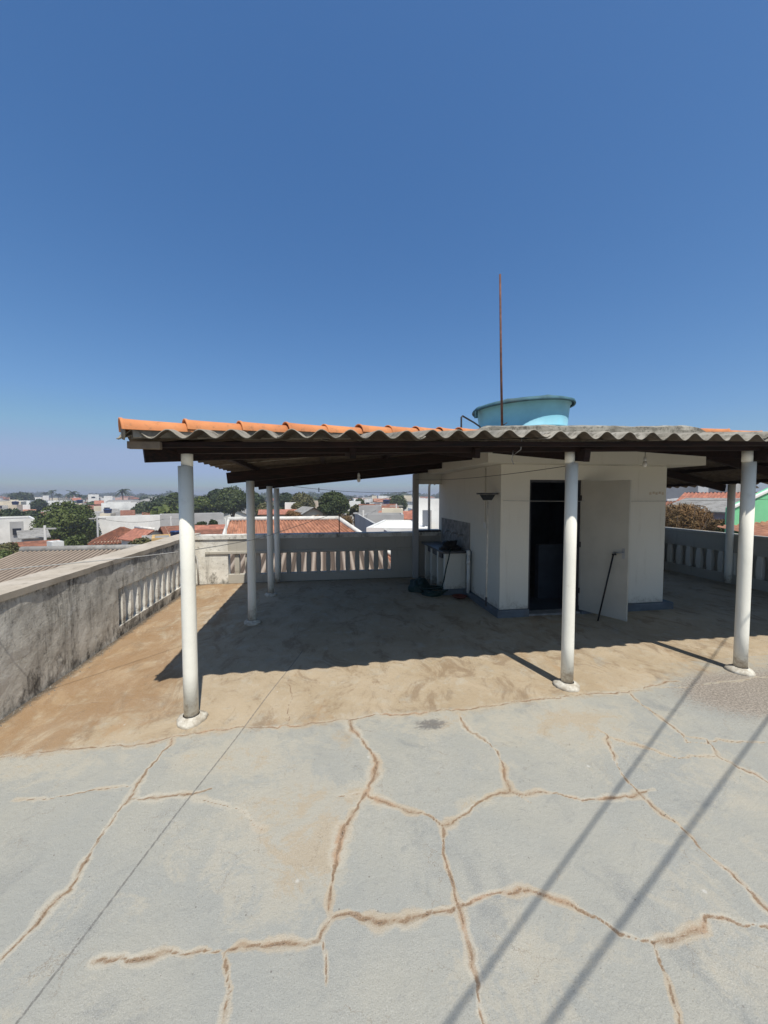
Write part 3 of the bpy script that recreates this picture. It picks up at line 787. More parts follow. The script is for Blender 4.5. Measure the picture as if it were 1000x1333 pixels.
# tie wires round the eave beam
for (wx, sd_) in ((2.62, 1),):
    r_ = random.Random(sd_); z0 = eave(wx) - AMP
    pts_ = [(wx, -.24, z0 + .03), (wx + .01, -.21, z0 - .06), (wx - .01, -.12, z0 - .10), (wx + .02, -.06, z0 - .05), (wx + .015, -.05, z0 - .13), (wx + .03, -.055, z0 - .17)]
    MB().tube(pts_, .0035, 5).build('tie_wire', M['galv'], canopy)
# hip tiles
def ridge_tiles(a, b, n, r=.085, seed=0):
    a = Vector(a); b = Vector(b); d = (b - a); L = d.length; d.normalize()
    s = d.cross(Vector((0, 0, 1))).normalized(); up = s.cross(d).normalized()
    rr = random.Random(seed); step = L / n
    for i in range(n):
        jr = rr.uniform(-.006, .006); jy = rr.uniform(-.012, .012)
        o = a + d * (step * i)
        m = MB(); vs = []; fs = []
        prof = [(0, 1.0), (.04, 1.0), (.06, .93), (.30, .88), (.7, .84), (1.12, .80)]
        K = 13
        for lay in (0, 1):
            for (t, kk) in prof:
                ra = (r * kk) - lay * .012
                for q in range(K):
                    an = math.pi * q / (K - 1)
                    lift = .012 * (1 - t) + jr
                    vs.append(o + d * (step * t) + s * (ra * math.cos(an) + jy * (1 - t)) + up * (ra * math.sin(an) * 1.0 + lift - .01))
        np_ = len(prof); n1 = np_ * K
        for i2 in range(np_ - 1):
            for q in range(K - 1):
                fs.append((i2*K+q, i2*K+q+1, (i2+1)*K+q+1, (i2+1)*K+q)[::-1])
                fs.append((n1+i2*K+q, n1+i2*K+q+1, n1+(i2+1)*K+q+1, n1+(i2+1)*K+q))
        for q in range(K - 1):
            fs.append((q, q+1, n1+q+1, n1+q)); e = (np_-1)*K
            fs.append((e+q+1, e+q, n1+e+q, n1+e+q+1))
        m.add(vs, fs, True).build('ridge_tile', M['ridge_tile'], canopy)
TZ = .010
pa = (X0 + .020, Y0 + .012, ZE + TZ + .012); pb = (3.05, Y0 + .6 * (3.05 - X0), zl(3.05, Y0 + .6*(3.05 - X0)) + TZ + .045)
ridge_tiles(pa, pb, 10, .086, 1)
pa = (XR - .02, Y0 + .012, eave(XR) + TZ); pb = (XB + .05, YS - .02, zr(XB + .05, YS) + TZ + .05)
ridge_tiles(pa, pb, 10, .086, 2)
# mortar bedding under the hip tiles and the plugged end
m = MB()
for s_ in (0,):
    a = Vector((X0 + .075, Y0 + .045, ZE + .010)); b = Vector((3.0, Y0 + .6 * (3.0 - X0), zl(3.0, Y0 + .6*(3.0 - X0)) + .03))
    m.beam(a, b, .12, .07)
m.build('mortar_bed', M['mortar'], canopy)
m = MB().lathe([(.060, 0), (.055, .012), (.03, .018)], n=20, M=Matrix.Translation((X0 + .04, Y0 + .024, ZE + .018)) @ Matrix.Rotation(R(31), 4, 'Z') @ Matrix.Rotation(R(-90), 4, 'Y'))
m.build('mortar_plug', M['mortar'], canopy)

# ------------------------------------------------------------------ stair tower
TX0, TX1, TY0, TY1, TZ1 = 3.55, 6.30, 2.0, 4.85, 2.24
DX0, DX1, DZ = 4.0, 4.84, 2.02
TO = (TX0, TY0, 0)
tower = empty('stair_tower', TO, 'white painted stair tower with a dark doorway under the canopy, water tank on its slab', 'building')
b = MB()
# walls as one mesh with the door opening and thickness .14
T = .14
b.box(TX0, DX0, TY0, TY0+T, .11, TZ1); b.box(DX1, TX1, TY0, TY0+T, .11, TZ1); b.box(DX0, DX1, TY0, TY0+T, DZ, TZ1)
b.box(TX0, TX0+T, TY0+T, TY1+.13, .11, TZ1); b.box(TX1-T, TX1, TY0+T, TY1+.13, .11, TZ1); b.box(TX0+T, TX1-T, TY1, TY1+.13, 0, TZ1)
put(b, 'wall', M['paint'], tower, TO)
b = MB().box(TX0-.05, DX0-.0, TY0-.05, TY0+T, -.02, .108).box(DX1, TX1+.15, TY0-.06, TY0+T, -.02, .108).box(TX0-.05, TX0+T, TY0+T, TY1-.0, -.02, .108)
put(b, 'plinth', M['plinth'], tower, TO, .012)
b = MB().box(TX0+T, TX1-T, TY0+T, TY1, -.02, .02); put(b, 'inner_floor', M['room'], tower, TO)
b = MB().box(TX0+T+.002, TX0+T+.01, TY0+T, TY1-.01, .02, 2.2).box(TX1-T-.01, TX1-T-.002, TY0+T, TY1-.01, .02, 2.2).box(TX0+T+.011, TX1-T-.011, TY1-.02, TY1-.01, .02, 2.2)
put(b, 'room_shade_lining', M['room'], tower, TO)  # near-black sheets over the inner walls, painting the doorway's darkness
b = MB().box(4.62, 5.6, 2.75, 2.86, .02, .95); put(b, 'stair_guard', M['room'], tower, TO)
# slab with fascia, reaching up through the roof
b = rough_box(3.22, 6.68, 1.72, 5.0, TZ1+.002, 2.50, .14, .003, 21); put(b, 'roof_slab', M['paint'], tower, TO)
b = rough_box(3.05, 6.62, 1.64, 5.0, 2.502, 2.735, .05, .016, 22)
b.v = [(p[0], p[1], p[2] + ((.026 * (p[0] - 3.05) - .11 * max(0, (p[0] - 6.35) / .27) ** 2 - .06 * max(0, (3.25 - p[0]) / .2) ** 2 - .03 * max(0, (1.72 - p[1]) / .08)) if p[2] > 2.6 else 0)) for p in b.v]
put(b, 'slab_edge', M['cement_cap'], tower, TO)
b = MB().box(2.97, TX0, TY1-.02, TY1+.11, 2.03, 2.50); put(b, 'lintel', M['paint'], tower, TO)
b = MB().box(2.90, 3.02, TY1-.13, TY1-.03, 0, 2.24); 
post = put(b, 'brown_post', M['w_grey'], None, (0,0,0), .006)
post.name = 'post'; tag(post, 'square weathered post beside the opening left of the stair tower', 'post')
b = MB().box(3.03, 3.54, TY1-.05, TY1+.2, .99, 1.03); put(b, 'opening_sill', M['stone'], tower, TO)
b = MB().box(DX0, DX0+.035, TY0+.02, TY0+.10, .02, DZ-.035).box(DX1-.035, DX1, TY0+.02, TY0+.10, .02, DZ-.035).box(DX0, DX1, TY0+.02, TY0+.10, DZ-.035, DZ)
put(b, 'door_frame', M['steel_dark'], tower, TO)
b = MB().box(DX0-.01, DX1+.01, TY0-.03, TY0+T, -.02, .03); put(b, 'threshold', M['splash'], tower, TO)
# open leaf: hinged on the right jamb, swung outwards
hx, hy = DX1 + .0, TY0 - .012
ang = math.atan2(1.435 - hy, 5.10 - hx)
leaf = MB().box(0, .66, -.016, .016, .06, DZ-.02)
lo = leaf.build('door_leaf', M['door'], tower, .003); lo.location = (hx - TX0, hy - TY0, 0); lo.rotation_euler = (0, 0, ang)
for zz in (.35, 1.05, 1.75): MB().tube([(0.0, -.02, zz-.04), (0.0, -.02, zz+.04)], .009, 8).build('hinge', M['steel_dark'], lo)
h = MB().tube([(.60, -.015, 1.0), (.60, -.065, 1.0), (.50, -.068, 1.0)], .009, 8).box(.583, .617, -.022, -.016, .92, 1.06)
h.build('door_handle', M['galv'], lo)
# faint old lettering marks / scuffs on wall skipped: unreadable smudges
b = MB()
for k_ in range(5): b.box(6.0 + .055*k_, 6.035 + .055*k_, TY0-.004, TY0-.0015, 1.80 + .012*(k_ % 2), 1.838 + .01*((k_*3) % 2))
put(b, 'faded_mark', M['w_beige'], tower, TO)
# conduit and seam on the side wall
b = MB().tube([(TX0-.012, 2.52, 2.22), (TX0-.012, 2.52, 1.36)], .009, 6); put(b, 'conduit', M['paint'], tower, TO)
b = MB().box(TX0-.018, TX0, 2.48, 2.56, 1.27, 1.36); put(b, 'socket_box', M['pvc'], tower, TO, .004)
b = MB().box(TX0-.014, TX0, 3.15, 4.75, .80, 1.30); put(b, 'splashback', M['splash'], tower, TO)

# ------------------------------------------------------------------ water tank, mast, pipe
tk = empty('water_tank', (4.68, 3.45, 2.76), 'round light blue water tank with a darker lid on top of the stair tower', 'water tank')
tk.rotation_euler = (R(1), R(-3.2), 0); tk.scale = (.87, .87, .97)
tb = MB().lathe([(.80, 0), (.83, .05), (.86, .20), (.885, .205), (.885, .235), (.868, .24), (.93, .62), (.955, .63), (.955, .66)], n=72)
tb.build('tank_body', M['tank'], tk)
ld = MB()
prof = [(1.0, .625), (1.025, .615), (1.035, .64), (1.02, .672), (.96, .70), (.80, .716), (.5, .755), (.25, .775), (.22, .80), (.0, .805)]
n = 96; vs = []; fs = []
for i, (r_, z_) in enumerate(prof):
    for k in range(n):
        a = 2*math.pi*k/n
        rib = .014 * max(0, math.cos(8*a)) ** 6 if 3 <= i <= 6 else 0
        vs.append((r_*math.cos(a), r_*math.sin(a), z_ + rib))
for i in range(len(prof)-1):
    for k in range(n): fs.append((i*n+k, i*n+(k+1) % n, (i+1)*n+(k+1) % n, (i+1)*n+k))
ld.add(vs, fs, True); ld.build('lid', M['tank_lid'], tk)
MB().box(-1.06, -1.0, -.03, .03, .5, .62).build('lid_clip', M['tank_lid'], tk)
MB().box(.99, 1.06, -.03, .03, .5, .62).build('lid_clip', M['tank_lid'], tk)

ms = empty('mast', (3.445, 1.78, 2.69), 'thin rusty steel mast standing on the slab edge in front of the water tank', 'mast')
MB().tube([(0, 0, 0), (-.03, 0, .9), (-.062, 0, 2.08)], [.017, .015, .013], 10).build('pole', M['rust'], ms)
MB().box(-.035, .035, -.02, .02, .02, .05).tube([(.0, -.02, .06), (.06, -.02, .10)], .008, 6).build('clamp', M['steel_dark'], ms)
p = MB().tube([(3.05, 2.3, 2.55), (3.05, 2.3, 2.955), (3.07, 2.3, 2.975), (3.42, 2.7, 2.96), (3.62, 2.95, 2.95), (3.64, 2.97, 2.93), (3.64, 2.97, 2.72)], .014, 8)
o = p.build('overflow_pipe', M['steel_dark']); tag(o, 'thin dark bent pipe beside the left of the blue water tank', 'pipe')

# ------------------------------------------------------------------ laundry sink and small things
sk = empty('laundry_sink', (3.12, 3.3, 0), 'white masonry laundry sink with dark grey counter against the side of the stair tower', 'laundry sink')
def S(mb, n_, m_, bev=.006): return put(mb, n_, m_, sk, (3.12, 3.3, 0), bev)
S(MB().box(3.08, 3.535, 3.25, 4.72, .752, .79), 'counter', M['stone'])
S(MB().box(3.14, 3.535, 3.30, 3.38, .0, .750), 'end_panel', M['paint'])
for yy in (3.72, 4.16, 4.60): S(MB().box(3.14, 3.535, yy, yy+.07, .0, .750), 'partition', M['paint'])
S(MB().box(3.10, 3.54, 3.275, 3.30, .0, .11), 'plinth', M['plinth'])
S(MB().box(3.16, 3.5, 3.55, 4.5, .62, .751), 'basin', M['stone'])
for yy in (3.45, 3.8, 4.2):
    f = MB().tube([(3.53, yy, 1.06), (3.44, yy, 1.06), (3.42, yy, 1.055), (3.41, yy, 1.0)], .010, 8).box(3.45, 3.475, yy-.03, yy+.03, 1.075, 1.09)
    S(f, 'tap', M['galv'], 0)
def lump(name, c, r, mat, label, cat, seed, sub=3, amp=.25, flat=1.0):
    rr = Vector((seed * 3.7, seed, 0)); m = MB(); nu, nv = 28, 18; vs = []; fs = []
    for i in range(nv + 1):
        ph = math.pi * i / nv
        for k in range(nu):
            a = 2*math.pi*k/nu
            d = Vector((math.sin(ph)*math.cos(a), math.sin(ph)*math.sin(a), math.cos(ph)))
            f = 1 + amp * mnoise.noise(d * 1.6 + rr) + amp * .5 * mnoise.noise(d * 4 + rr)
            z = d.z * r[2] * f
            vs.append((d.x * r[0] * f, d.y * r[1] * f, max(z, -r[2] * .25) * flat + r[2] * .25))
    for i in range(nv):
        for k in range(nu): fs.append((i*nu+k, (i+1)*nu+k, (i+1)*nu+(k+1) % nu, i*nu+(k+1) % nu))
    m.add(vs, fs, True); o = m.build(name, mat, None, loc=c)
    return tag(o, label, cat)
lump('cloth_heap', (3.30, 3.52, .792), (.17, .16, .125), M['black'], 'black heap of wet cloth lying on the sink counter', 'cloth', 3, amp=.5)
# rubber hose: coil on the floor, rising over the sink edge
rr = random.Random(5)
pts = []
for k in range(150):
    a = k * .36; rad = .20 + .045 * math.sin(k * .7) + rr.uniform(-.008, .008)
    pts.append((2.98 + rad * 1.15 * math.cos(a) , 3.42 + rad * math.sin(a), .015 + .010 * (k // 17) + .01 * math.sin(k * .5) ** 2))
lx, ly, lz = pts[-1]
pts += [(3.06, 3.22, .16), (3.09, 3.19, .30), (3.13, 3.20, .50), (3.18, 3.21, .68), (3.21, 3.225, .80), (3.24, 3.29, .83), (3.28, 3.37, .83)]
o = MB().tube(pts, .0115, 8).build('garden_hose', M['hose']); tag(o, 'dark green rubber hose coiled on the floor, one end over the sink', 'hose')
lump('dark_bag', (2.78, 3.75, .0), (.20, .24, .16), M['hose'], 'dark green bag slumped on the floor left of the sink', 'bag', 8, amp=.4)
o = MB().lathe([(.07, 0), (.10, .012), (.13, .035), (.133, .037), (.10, .016), (.0, .010)], c=(0, 0, 0), n=28, caps=False).build('bowl', M['red'], loc=(3.33, 3.06, .006)); tag(o, 'shallow red brown bowl on the floor in front of the sink', 'bowl')
dp = empty('drain_pipe', (3.52, 3.02, .1), 'white plastic drain pipe standing against the side wall beside the sink', 'pipe')
MB().tube([(-.05, 0, 0), (-.05, 0, .66)], .026, 14).build('pipe', M['pvc'], dp)
MB().lathe([(.033, .50), (.033, .58)], c=(-.05, 0, 0), n=16).build('coupling', M['pvc'], dp)
MB().lathe([(.033, .66), (.033, .74)], c=(-.05, 0, 0), n=16).build('coupling', M['pvc'], dp)
MB().tube([(-.002, 0, .0), (-.002, 0, .72), (-.03, .0, .76)], .008, 8).build('cable', M['cable'], dp)

br = empty('broom', (3.35, 2.02, .20), 'upside down broom with pale handle leaning on the side wall of the stair tower', 'broom')
MB().tube([(.0, .0, .0), (.04, .06, 1.50)], .0115, 10).build('handle', M['broomwood'], br)
MB().tube([(-.001, -.002, -.03), (.0, .0, .10)], .0135, 10).build('grip', M['steel_dark'], br)
hd = MB()
hd.prism([(-.03, .04, 1.52), (.09, .04, 1.52), (.09, .08, 1.52), (-.03, .08, 1.52)], [(-.08, .03, 1.602), (.14, .03, 1.602), (.14, .09, 1.602), (-.08, .09, 1.602)])
hd.build('bristles', M['bristle'], br)
MB().box(-.13, .19, .03, .09, 1.604, 1.628).build('head', M['steel_dark'], br, .004)
# metal rod leaning on the open door
o = MB().tube([(4.845, 1.60, .01), (4.99, 1.515, .97)], .011, 8).tube([(4.975, 1.525, .967), (5.02, 1.497, .973)], .013, 8).build('walking_stick', M['black'])
tag(o, 'black stick with a short crossbar leaning on the open door leaf', 'stick')

def bulb(x, y, zt, zb, label, r=.028):
    e = empty('hanging_bulb', (x, y, zb), label, 'light bulb')
    MB().tube([(0, 0, .055), (.002, 0, zt - zb)], .004, 6).build('cord', M['cable'], e)
    MB().lathe([(.017, .035), (.02, .05), (.016, .085), (.006, .095)], n=14).build('socket', M['pvc'], e)
    MB().lathe([(.003, -.045), (.018, -.038), (r, -.012), (r*.9, .012), (.015, .035)], n=18).build('glass', M['bulb'], e)
bulb(5.19, 1.25, 2.36, 2.205, 'white bulb hanging under the roof in front of the tower wall')
bulb(1.53, 2.5, 2.22, 2.03, 'small bulb hanging from the rafters left of the stair tower')

# ------------------------------------------------------------------ lines
def sagline(a, b, sag, n=40):
    a = Vector(a); b = Vector(b)
    return [a.lerp(b, t/n) - Vector((0, 0, sag * 4 * (t/n) * (1 - t/n))) for t in range(n+1)]
cl = empty('clothesline', (-1.62, -.2, 1.0), 'grey clothesline sagging from a hook on the left parapet to the post behind', 'clothesline')
MB().tube([(0, 0, -.02), (0, 0, .26), (.02, .02, .28)], .006, 6).build('hook', M['steel_dark'], cl)
pp = [(-1.6, -.2, 1.27), (-1.365, .056, 1.243), (-1.187, .25, 1.232), (-.8, .67, 1.213), (-.406, 1.1, 1.208), (-.15, 1.38, 1.22), (.134, 1.688, 1.243), (.325, 1.897, 1.278), (.891, 2.512, 1.43), (1.5, 3.175, 1.58), (2.2, 3.94, 1.74), (2.9, 4.7, 1.89)]
MB().tube([(x+1.62, y+.2, z-1.0) for x, y, z in pp], .0034, 6).build('cord', M['line'], cl)
o = MB().tube(sagline((.12, 3.75, 2.0), (2.9, 4.70, 1.86), .07), .0035, 6).build('clothesline', M['cable']); tag(o, 'dark thin clothesline between the third left column and the post at the back', 'clothesline')
MB().box(-.008, .008, -.008, .008, -.05, .03).build('clothes_peg', M['black'], None, loc=(.92, 4.02, 1.90))
tag(bpy.data.objects['clothes_peg'], 'small dark peg hanging on the thin line against the sky at the back left', 'peg')
o = MB().tube(sagline((3.55, 1.93, 1.715), (9.1, 1.95, 1.75), .03), .0035, 6).build('clothesline', M['line']); tag(o, 'thin line stretched across the doorway of the stair tower', 'clothesline')
o = MB().tube(sagline((3.26, .02, 2.07), (2.95, 4.7, 2.12), .05) , .003, 6).build('electric_wire', M['cable']); tag(o, 'thin dark wire under the roof from the middle front column to the back', 'wire')
# wires behind the camera which throw the long lines of shadow across the floor
H0 = 2.5
wp = empty('wire_pole', (.04, -4.62, 0), 'steel pole on the terrace from which the overhead cables fan out', 'pole')
MB().tube([(0, 0, 0), (0, 0, H0 + .02)], .03, 12).build('pole', M['galv'], wp)
MB().box(-.09, .09, -.09, .09, 0, .01).build('base_plate', M['galv'], wp)
K62 = 1 / math.tan(SUN_EL)
SA = R(SUN_AZ)
def hang(s, h): return (s[0] + h * K62 * math.sin(SA), s[1] - h * K62 * math.cos(SA), h)
S0 = (-.33, -3.04)

p0 = hang(S0, H0)
wp.location = (p0[0], p0[1], 0)
def cable(s1, h1, r_, label):
    p1 = hang(s1, h1)
    MBx = MB().tube([Vector(p0).lerp(Vector(p1), t/24) for t in range(25)], r_, 8)
    o = MBx.build('overhead_cable', M['cable']); tag(o, label, 'cable', 'overhead cables'); return p1
pA = cable((9.0, 2.61), 3.8, .0065, 'overhead cable whose shadow runs right across the floor into the roof shade')
pB = cable((9.0, 1.45), 3.8, .0072, 'thick overhead cable whose shadow is the rightmost one on the floor')
yp = empty('wire_pole', (RX + .065, pA[1], 1.01), 'galvanised pole on the right parapet carrying the cable ends', 'pole')
MB().tube([(0, 0, 0), (0, 0, 2.9)], .035, 12).build('pole', M['galv'], yp)
MB().tube([(0, 0, 2.79), (pA[0]-RX-.065, 0, 2.79)], .02, 8).tube([(0, 0, 2.79), (pB[0]-RX-.065, pB[1]-pA[1], 2.79)], .02, 8).build('cross_arm', M['galv'], yp)
# things standing on the parapets
o = MB().box(-.98+.0, -.955, BYI+.08, BYI+.105, .985, 1.33).build('pipe_stub', M['pvc']); tag(o, 'thin white pipe rising behind the sunlit corner of the back parapet', 'pipe')
o = MB().tube([(1.33, BYI+.08, .98), (1.33, BYI+.08, 1.38)], .010, 8).build('rebar_stub', M['rust']); tag(o, 'thin rusty bar standing on the back parapet before the red roof', 'bar')
vp = MB().tube([(3.36, 5.12, .2), (3.36, 5.12, 1.98), (3.38, 5.12, 2.06), (3.46, 5.12, 2.08), (3.5, 5.12, 2.03)], .028, 12).build('vent_pipe', M['pvc']); tag(vp, 'white goose neck pipe outside the opening beside the stair tower', 'pipe')
o = MB().tube([(PX+.07, BYI-.03, .02), (PX+.055, BYI-.03, .50), (PX+.02, BYI-.05, .60), (PX+.01, BYI-.20, .64)], .018, 10).build('drain_pipe', M['pvc']); tag(o, 'thin stained pipe in the sunlit back left corner of the terrace', 'pipe')
# ------------------------------------------------------------------ town
GZ = -7.0
YAWC = R(9.0); CAMP = Vector((1.02, -3.13, 1.8)); FPX = 490.0
def at(px, z, h=GZ):
    r_ = (px - 500) / FPX
    return (CAMP.x + z * (math.sin(YAWC) + r_ * math.cos(YAWC)), CAMP.y + z * (math.cos(YAWC) - r_ * math.sin(YAWC)), h)
def hy(py, z): return 1.8 - (py - 644) * z / FPX       # height seen at row py
def pxof(x, y):
    dx = x - CAMP.x; dy = y - CAMP.y
    f = dx * math.sin(YAWC) + dy * math.cos(YAWC); r_ = dx * math.cos(YAWC) - dy * math.sin(YAWC)
    return 500 + FPX * r_ / f, f
g = MB().add([(-3000, -1500, 0), (3000, -1500, 0), (3000, 4500, 0), (-3000, 4500, 0)], [(0, 1, 2, 3)]).build('ground', M['ground'], loc=(0, 0, GZ)); tag(g, kind='structure')

def slope_mesh(a, b, c, d, pitch, amp, name, mat, par, fine=1):
    """tiled slope: a-b eave, d-c top; waves run from eave to top"""
    a, b, c, d = [Vector(p) for p in (a, b, c, d)]
    L = (b - a).length; nrm = (b - a).cross(d - a).normalized()
    nu = min(900, max(6, int(L / pitch * 6))); nv = 2
    V = []
    for i in range(nu + 1):
        t = i / nu; k = amp * math.sin(2 * math.pi * t * L / pitch)
        for v in (0, 1):
            p = (a.lerp(b, t)).lerp(d.lerp(c, t), v) if v else a.lerp(b, t)
            V.append(p + nrm * k)
    o = np_mesh(name, np.array([tuple(p) for p in V]), grid_faces(nu + 1, 2), mat, par)
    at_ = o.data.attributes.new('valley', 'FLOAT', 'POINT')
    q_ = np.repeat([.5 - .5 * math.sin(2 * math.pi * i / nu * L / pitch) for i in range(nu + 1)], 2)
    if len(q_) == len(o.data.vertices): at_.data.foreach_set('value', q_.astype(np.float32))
    return o

def house(x, y, w, d, h, rz, roof, wall, rmat, rise=1.2, near=False, windows=True, base=GZ, label='', group=None, name='house', cat='house', over=.45, waves=False, parapet=.35, ridge='x', cap=True):
    e = empty(name, (x, y, base), label, cat, group, rz)
    W = M['w_' + wall]
    b = MB(); b.box(-w/2, w/2, -d/2, d/2, -.3, h)
    if roof == 'gable':
        if ridge == 'x': b.prism([(-w/2, -d/2, h), (-w/2+.01, -d/2, h), (-w/2+.01, d/2, h), (-w/2, d/2, h)], [(-w/2, -.02, h+rise), (-w/2+.01, -.02, h+rise), (-w/2+.01, .02, h+rise), (-w/2, .02, h+rise)]).prism([(w/2-.01, -d/2, h), (w/2, -d/2, h), (w/2, d/2, h), (w/2-.01, d/2, h)], [(w/2-.01, -.02, h+rise), (w/2, -.02, h+rise), (w/2, .02, h+rise), (w/2-.01, .02, h+rise)])
        else: b.prism([(-w/2, -d/2, h), (w/2, -d/2, h), (w/2, -d/2+.01, h), (-w/2, -d/2+.01, h)], [(-.02, -d/2, h+rise), (.02, -d/2, h+rise), (.02, -d/2+.01, h+rise), (-.02, -d/2+.01, h+rise)])
    if roof == 'flat':
        p = parapet
        b.box(-w/2, w/2, -d/2, -d/2+.2, h, h+p).box(-w/2, w/2, d/2-.2, d/2, h, h+p).box(-w/2, -w/2+.2, -d/2+.2, d/2-.2, h, h+p).box(w/2-.2, w/2, -d/2+.2, d/2-.2, h, h+p)
    b.build('wall', W, e)
    if roof in ('gable', 'hip'):
        if ridge == 'x':
            W2, D2 = w/2+over, d/2+over; dz = rise*over/(d/2); ins = (d/2+over) if roof == 'hip' else 0.0
            ins = min(ins, W2*.95); lo = h-dz; hi = h+rise
            A, B_, C_, D_ = (-W2, -D2, lo), (W2, -D2, lo), (W2, D2, lo), (-W2, D2, lo); P, Q = (-W2+ins, 0, hi), (W2-ins, 0, hi)
            sl = [(A, B_, Q, P), (C_, D_, P, Q)]
            if roof == 'hip': sl += [(B_, C_, Q, Q), (D_, A, P, P)]
            caps = [(P, Q)] + ([(A, P), (B_, Q), (C_, Q), (D_, P)] if roof == 'hip' else [])
        else:
            W2, D2 = w/2+over, d/2+over; dz = rise*over/(w/2); ins = min(W2, D2*.95) if roof == 'hip' else 0.0
            lo = h-dz; hi = h+rise
            A, B_, C_, D_ = (-W2, -D2, lo), (W2, -D2, lo), (W2, D2, lo), (-W2, D2, lo); P, Q = (0, -D2+ins, hi), (0, D2-ins, hi)
            sl = [(B_, C_, Q, P), (D_, A, P, Q)]
            if roof == 'hip': sl += [(A, B_, P, P), (C_, D_, Q, Q)]
            caps = [(P, Q)]
        if waves:
            for s_ in sl: slope_mesh(*s_, waves, waves*.22, 'roof_slope', rmat, e)
        else:
            m = MB()
            for (p0_, p1_, p2_, p3_) in sl:
                t_ = Vector((0, 0, .10))
                if p2_ == p3_: m.add([p0_, p1_, p2_, Vector(p0_)-t_, Vector(p1_)-t_, Vector(p2_)-t_], [(0, 1, 2), (5, 4, 3), (0, 3, 4, 1)])
                else: m.add([p0_, p1_, p2_, p3_, Vector(p0_)-t_, Vector(p1_)-t_, Vector(p2_)-t_, Vector(p3_)-t_], [(0, 1, 2, 3), (7, 6, 5, 4), (0, 4, 5, 1)])
            m.build('roof', rmat, e)
        if near and cap:
            m = MB()
            for (u_, v_) in caps: m.tube([Vector(u_)+Vector((0, 0, .03)), Vector(v_)+Vector((0, 0, .03))], .13, 8)
            m.build('ridge_cap', M['white_cap'] if cap == True else cap, e)
    elif roof == 'shed':
        m = MB(); t_ = .08
        V = [(-w/2-over, -d/2-over, h), (w/2+over, -d/2-over, h), (w/2+over, d/2+over, h+rise), (-w/2-over, d/2+over, h+rise)]
        m.prism(V, [(p[0], p[1], p[2]+t_) for p in V]); m.build('roof', rmat, e)
    elif roof == 'flat':
        MB().box(-w/2+.2, w/2-.2, -d/2+.2, d/2-.2, h, h+.05).build('roof', rmat, e)
    if windows:
        rr = random.Random(int(abs(x*13+y*7)))
        nst = max(1, int(h // 2.8)); 
        face = -d/2
        for s_ in range(nst):
            n = max(1, int(w // 3.2))
            for k in range(n):
                if rr.random() < .2: continue
                cx = -w/2 + (k + .5) * w / n + rr.uniform(-.3, .3); cz = 1.6 + s_ * 2.8
                if cz + .6 > h: continue
                ww = rr.choice((.5, .7, .9)); wh = rr.choice((.45, .55))
                f = MB().box(cx-ww-.06, cx+ww+.06, face-.05, face-.003, cz-wh-.06, cz+wh+.06).build('window_frame', M['w_white'] if wall != 'white' else M['w_grey'], e)
                MB().box(cx-ww, cx+ww, face-.058, face-.052, cz-wh, cz+wh).build('pane', M['glass_far'], f)
    return e

# ---- trees
def crown_np(name, blobs, nleaf, size, mat, seed, core=.86, par=None, dry=False):
    """leaf-sized faces spread through and over lobes of the crown, round a dark inner mass of the same leaves"""
    nr = np.random.RandomState(seed)
    tot = sum(b[3] ** 2 for b in blobs)
    C_ = []; N_ = []
    for (bx, by, bz, br, sz) in blobs:
        n = int(nleaf * br ** 2 / tot)
        d = nr.normal(size=(n, 3)); d /= np.linalg.norm(d, axis=1)[:, None]
        # sub-clumps: attract directions to random centres
        m = max(10, int(26 * 1)); cc = nr.normal(size=(m, 3)); cc /= np.linalg.norm(cc, axis=1)[:, None]
        idx = np.argmax(d @ cc.T, axis=1); near_ = (d * cc[idx]).sum(1)
        rad = br * (.80 + .26 * np.clip((near_ - .80) / .2, 0, 1) ** .7 - .30 * nr.rand(n) ** 2.2 + .04 * nr.normal(size=n))
        if dry: rad = br * nr.rand(n) ** .45 * 1.05
        p = d * rad[:, None]; p[:, 2] *= sz
        C_.append(p + np.array([bx, by, bz])); N_.append(d)
    P = np.concatenate(C_); N = np.concatenate(N_)
    n = len(P)
    a = nr.normal(size=(n, 3)) * .75 + N * .9; a /= np.linalg.norm(a, axis=1)[:, None]
    t = np.cross(a, nr.normal(size=(n, 3))); t /= np.linalg.norm(t, axis=1)[:, None]; b = np.cross(a, t)
    s = size * (.6 + .8 * nr.rand(n))[:, None]
    if dry: s1, s2 = s * 1.6, s * .22
    else: s1, s2 = s, s * .62
    V = np.stack([P - t * s1, P + b * s2 - t * s1 * .1, P + t * s1, P - b * s2 + t * s1 * .1], 1).reshape(-1, 3)
    F = np.arange(4 * n).reshape(-1, 4)
    if not dry:
        K = 12; Vs = [V]; Fs = [F]; off = len(V)
        for (bx, by, bz, br, sz) in blobs:
            th, ph = np.meshgrid(np.linspace(.02, math.pi-.02, K), np.linspace(0, 2*math.pi, 2*K), indexing='ij')
            rr = br * core * .86 * (1 + .1 * np.sin(3*ph + bx) * np.sin(4*th + by))
            Vs.append(np.stack([bx + rr*np.sin(th)*np.cos(ph), by + rr*np.sin(th)*np.sin(ph), bz + rr*np.cos(th)*sz], -1).reshape(-1, 3))
            Fs.append(grid_faces(K, 2*K, off)); off += 2*K*K
        V = np.concatenate(Vs); F = np.concatenate(Fs)
    return np_mesh(name, V, F, mat, par, smooth=False)
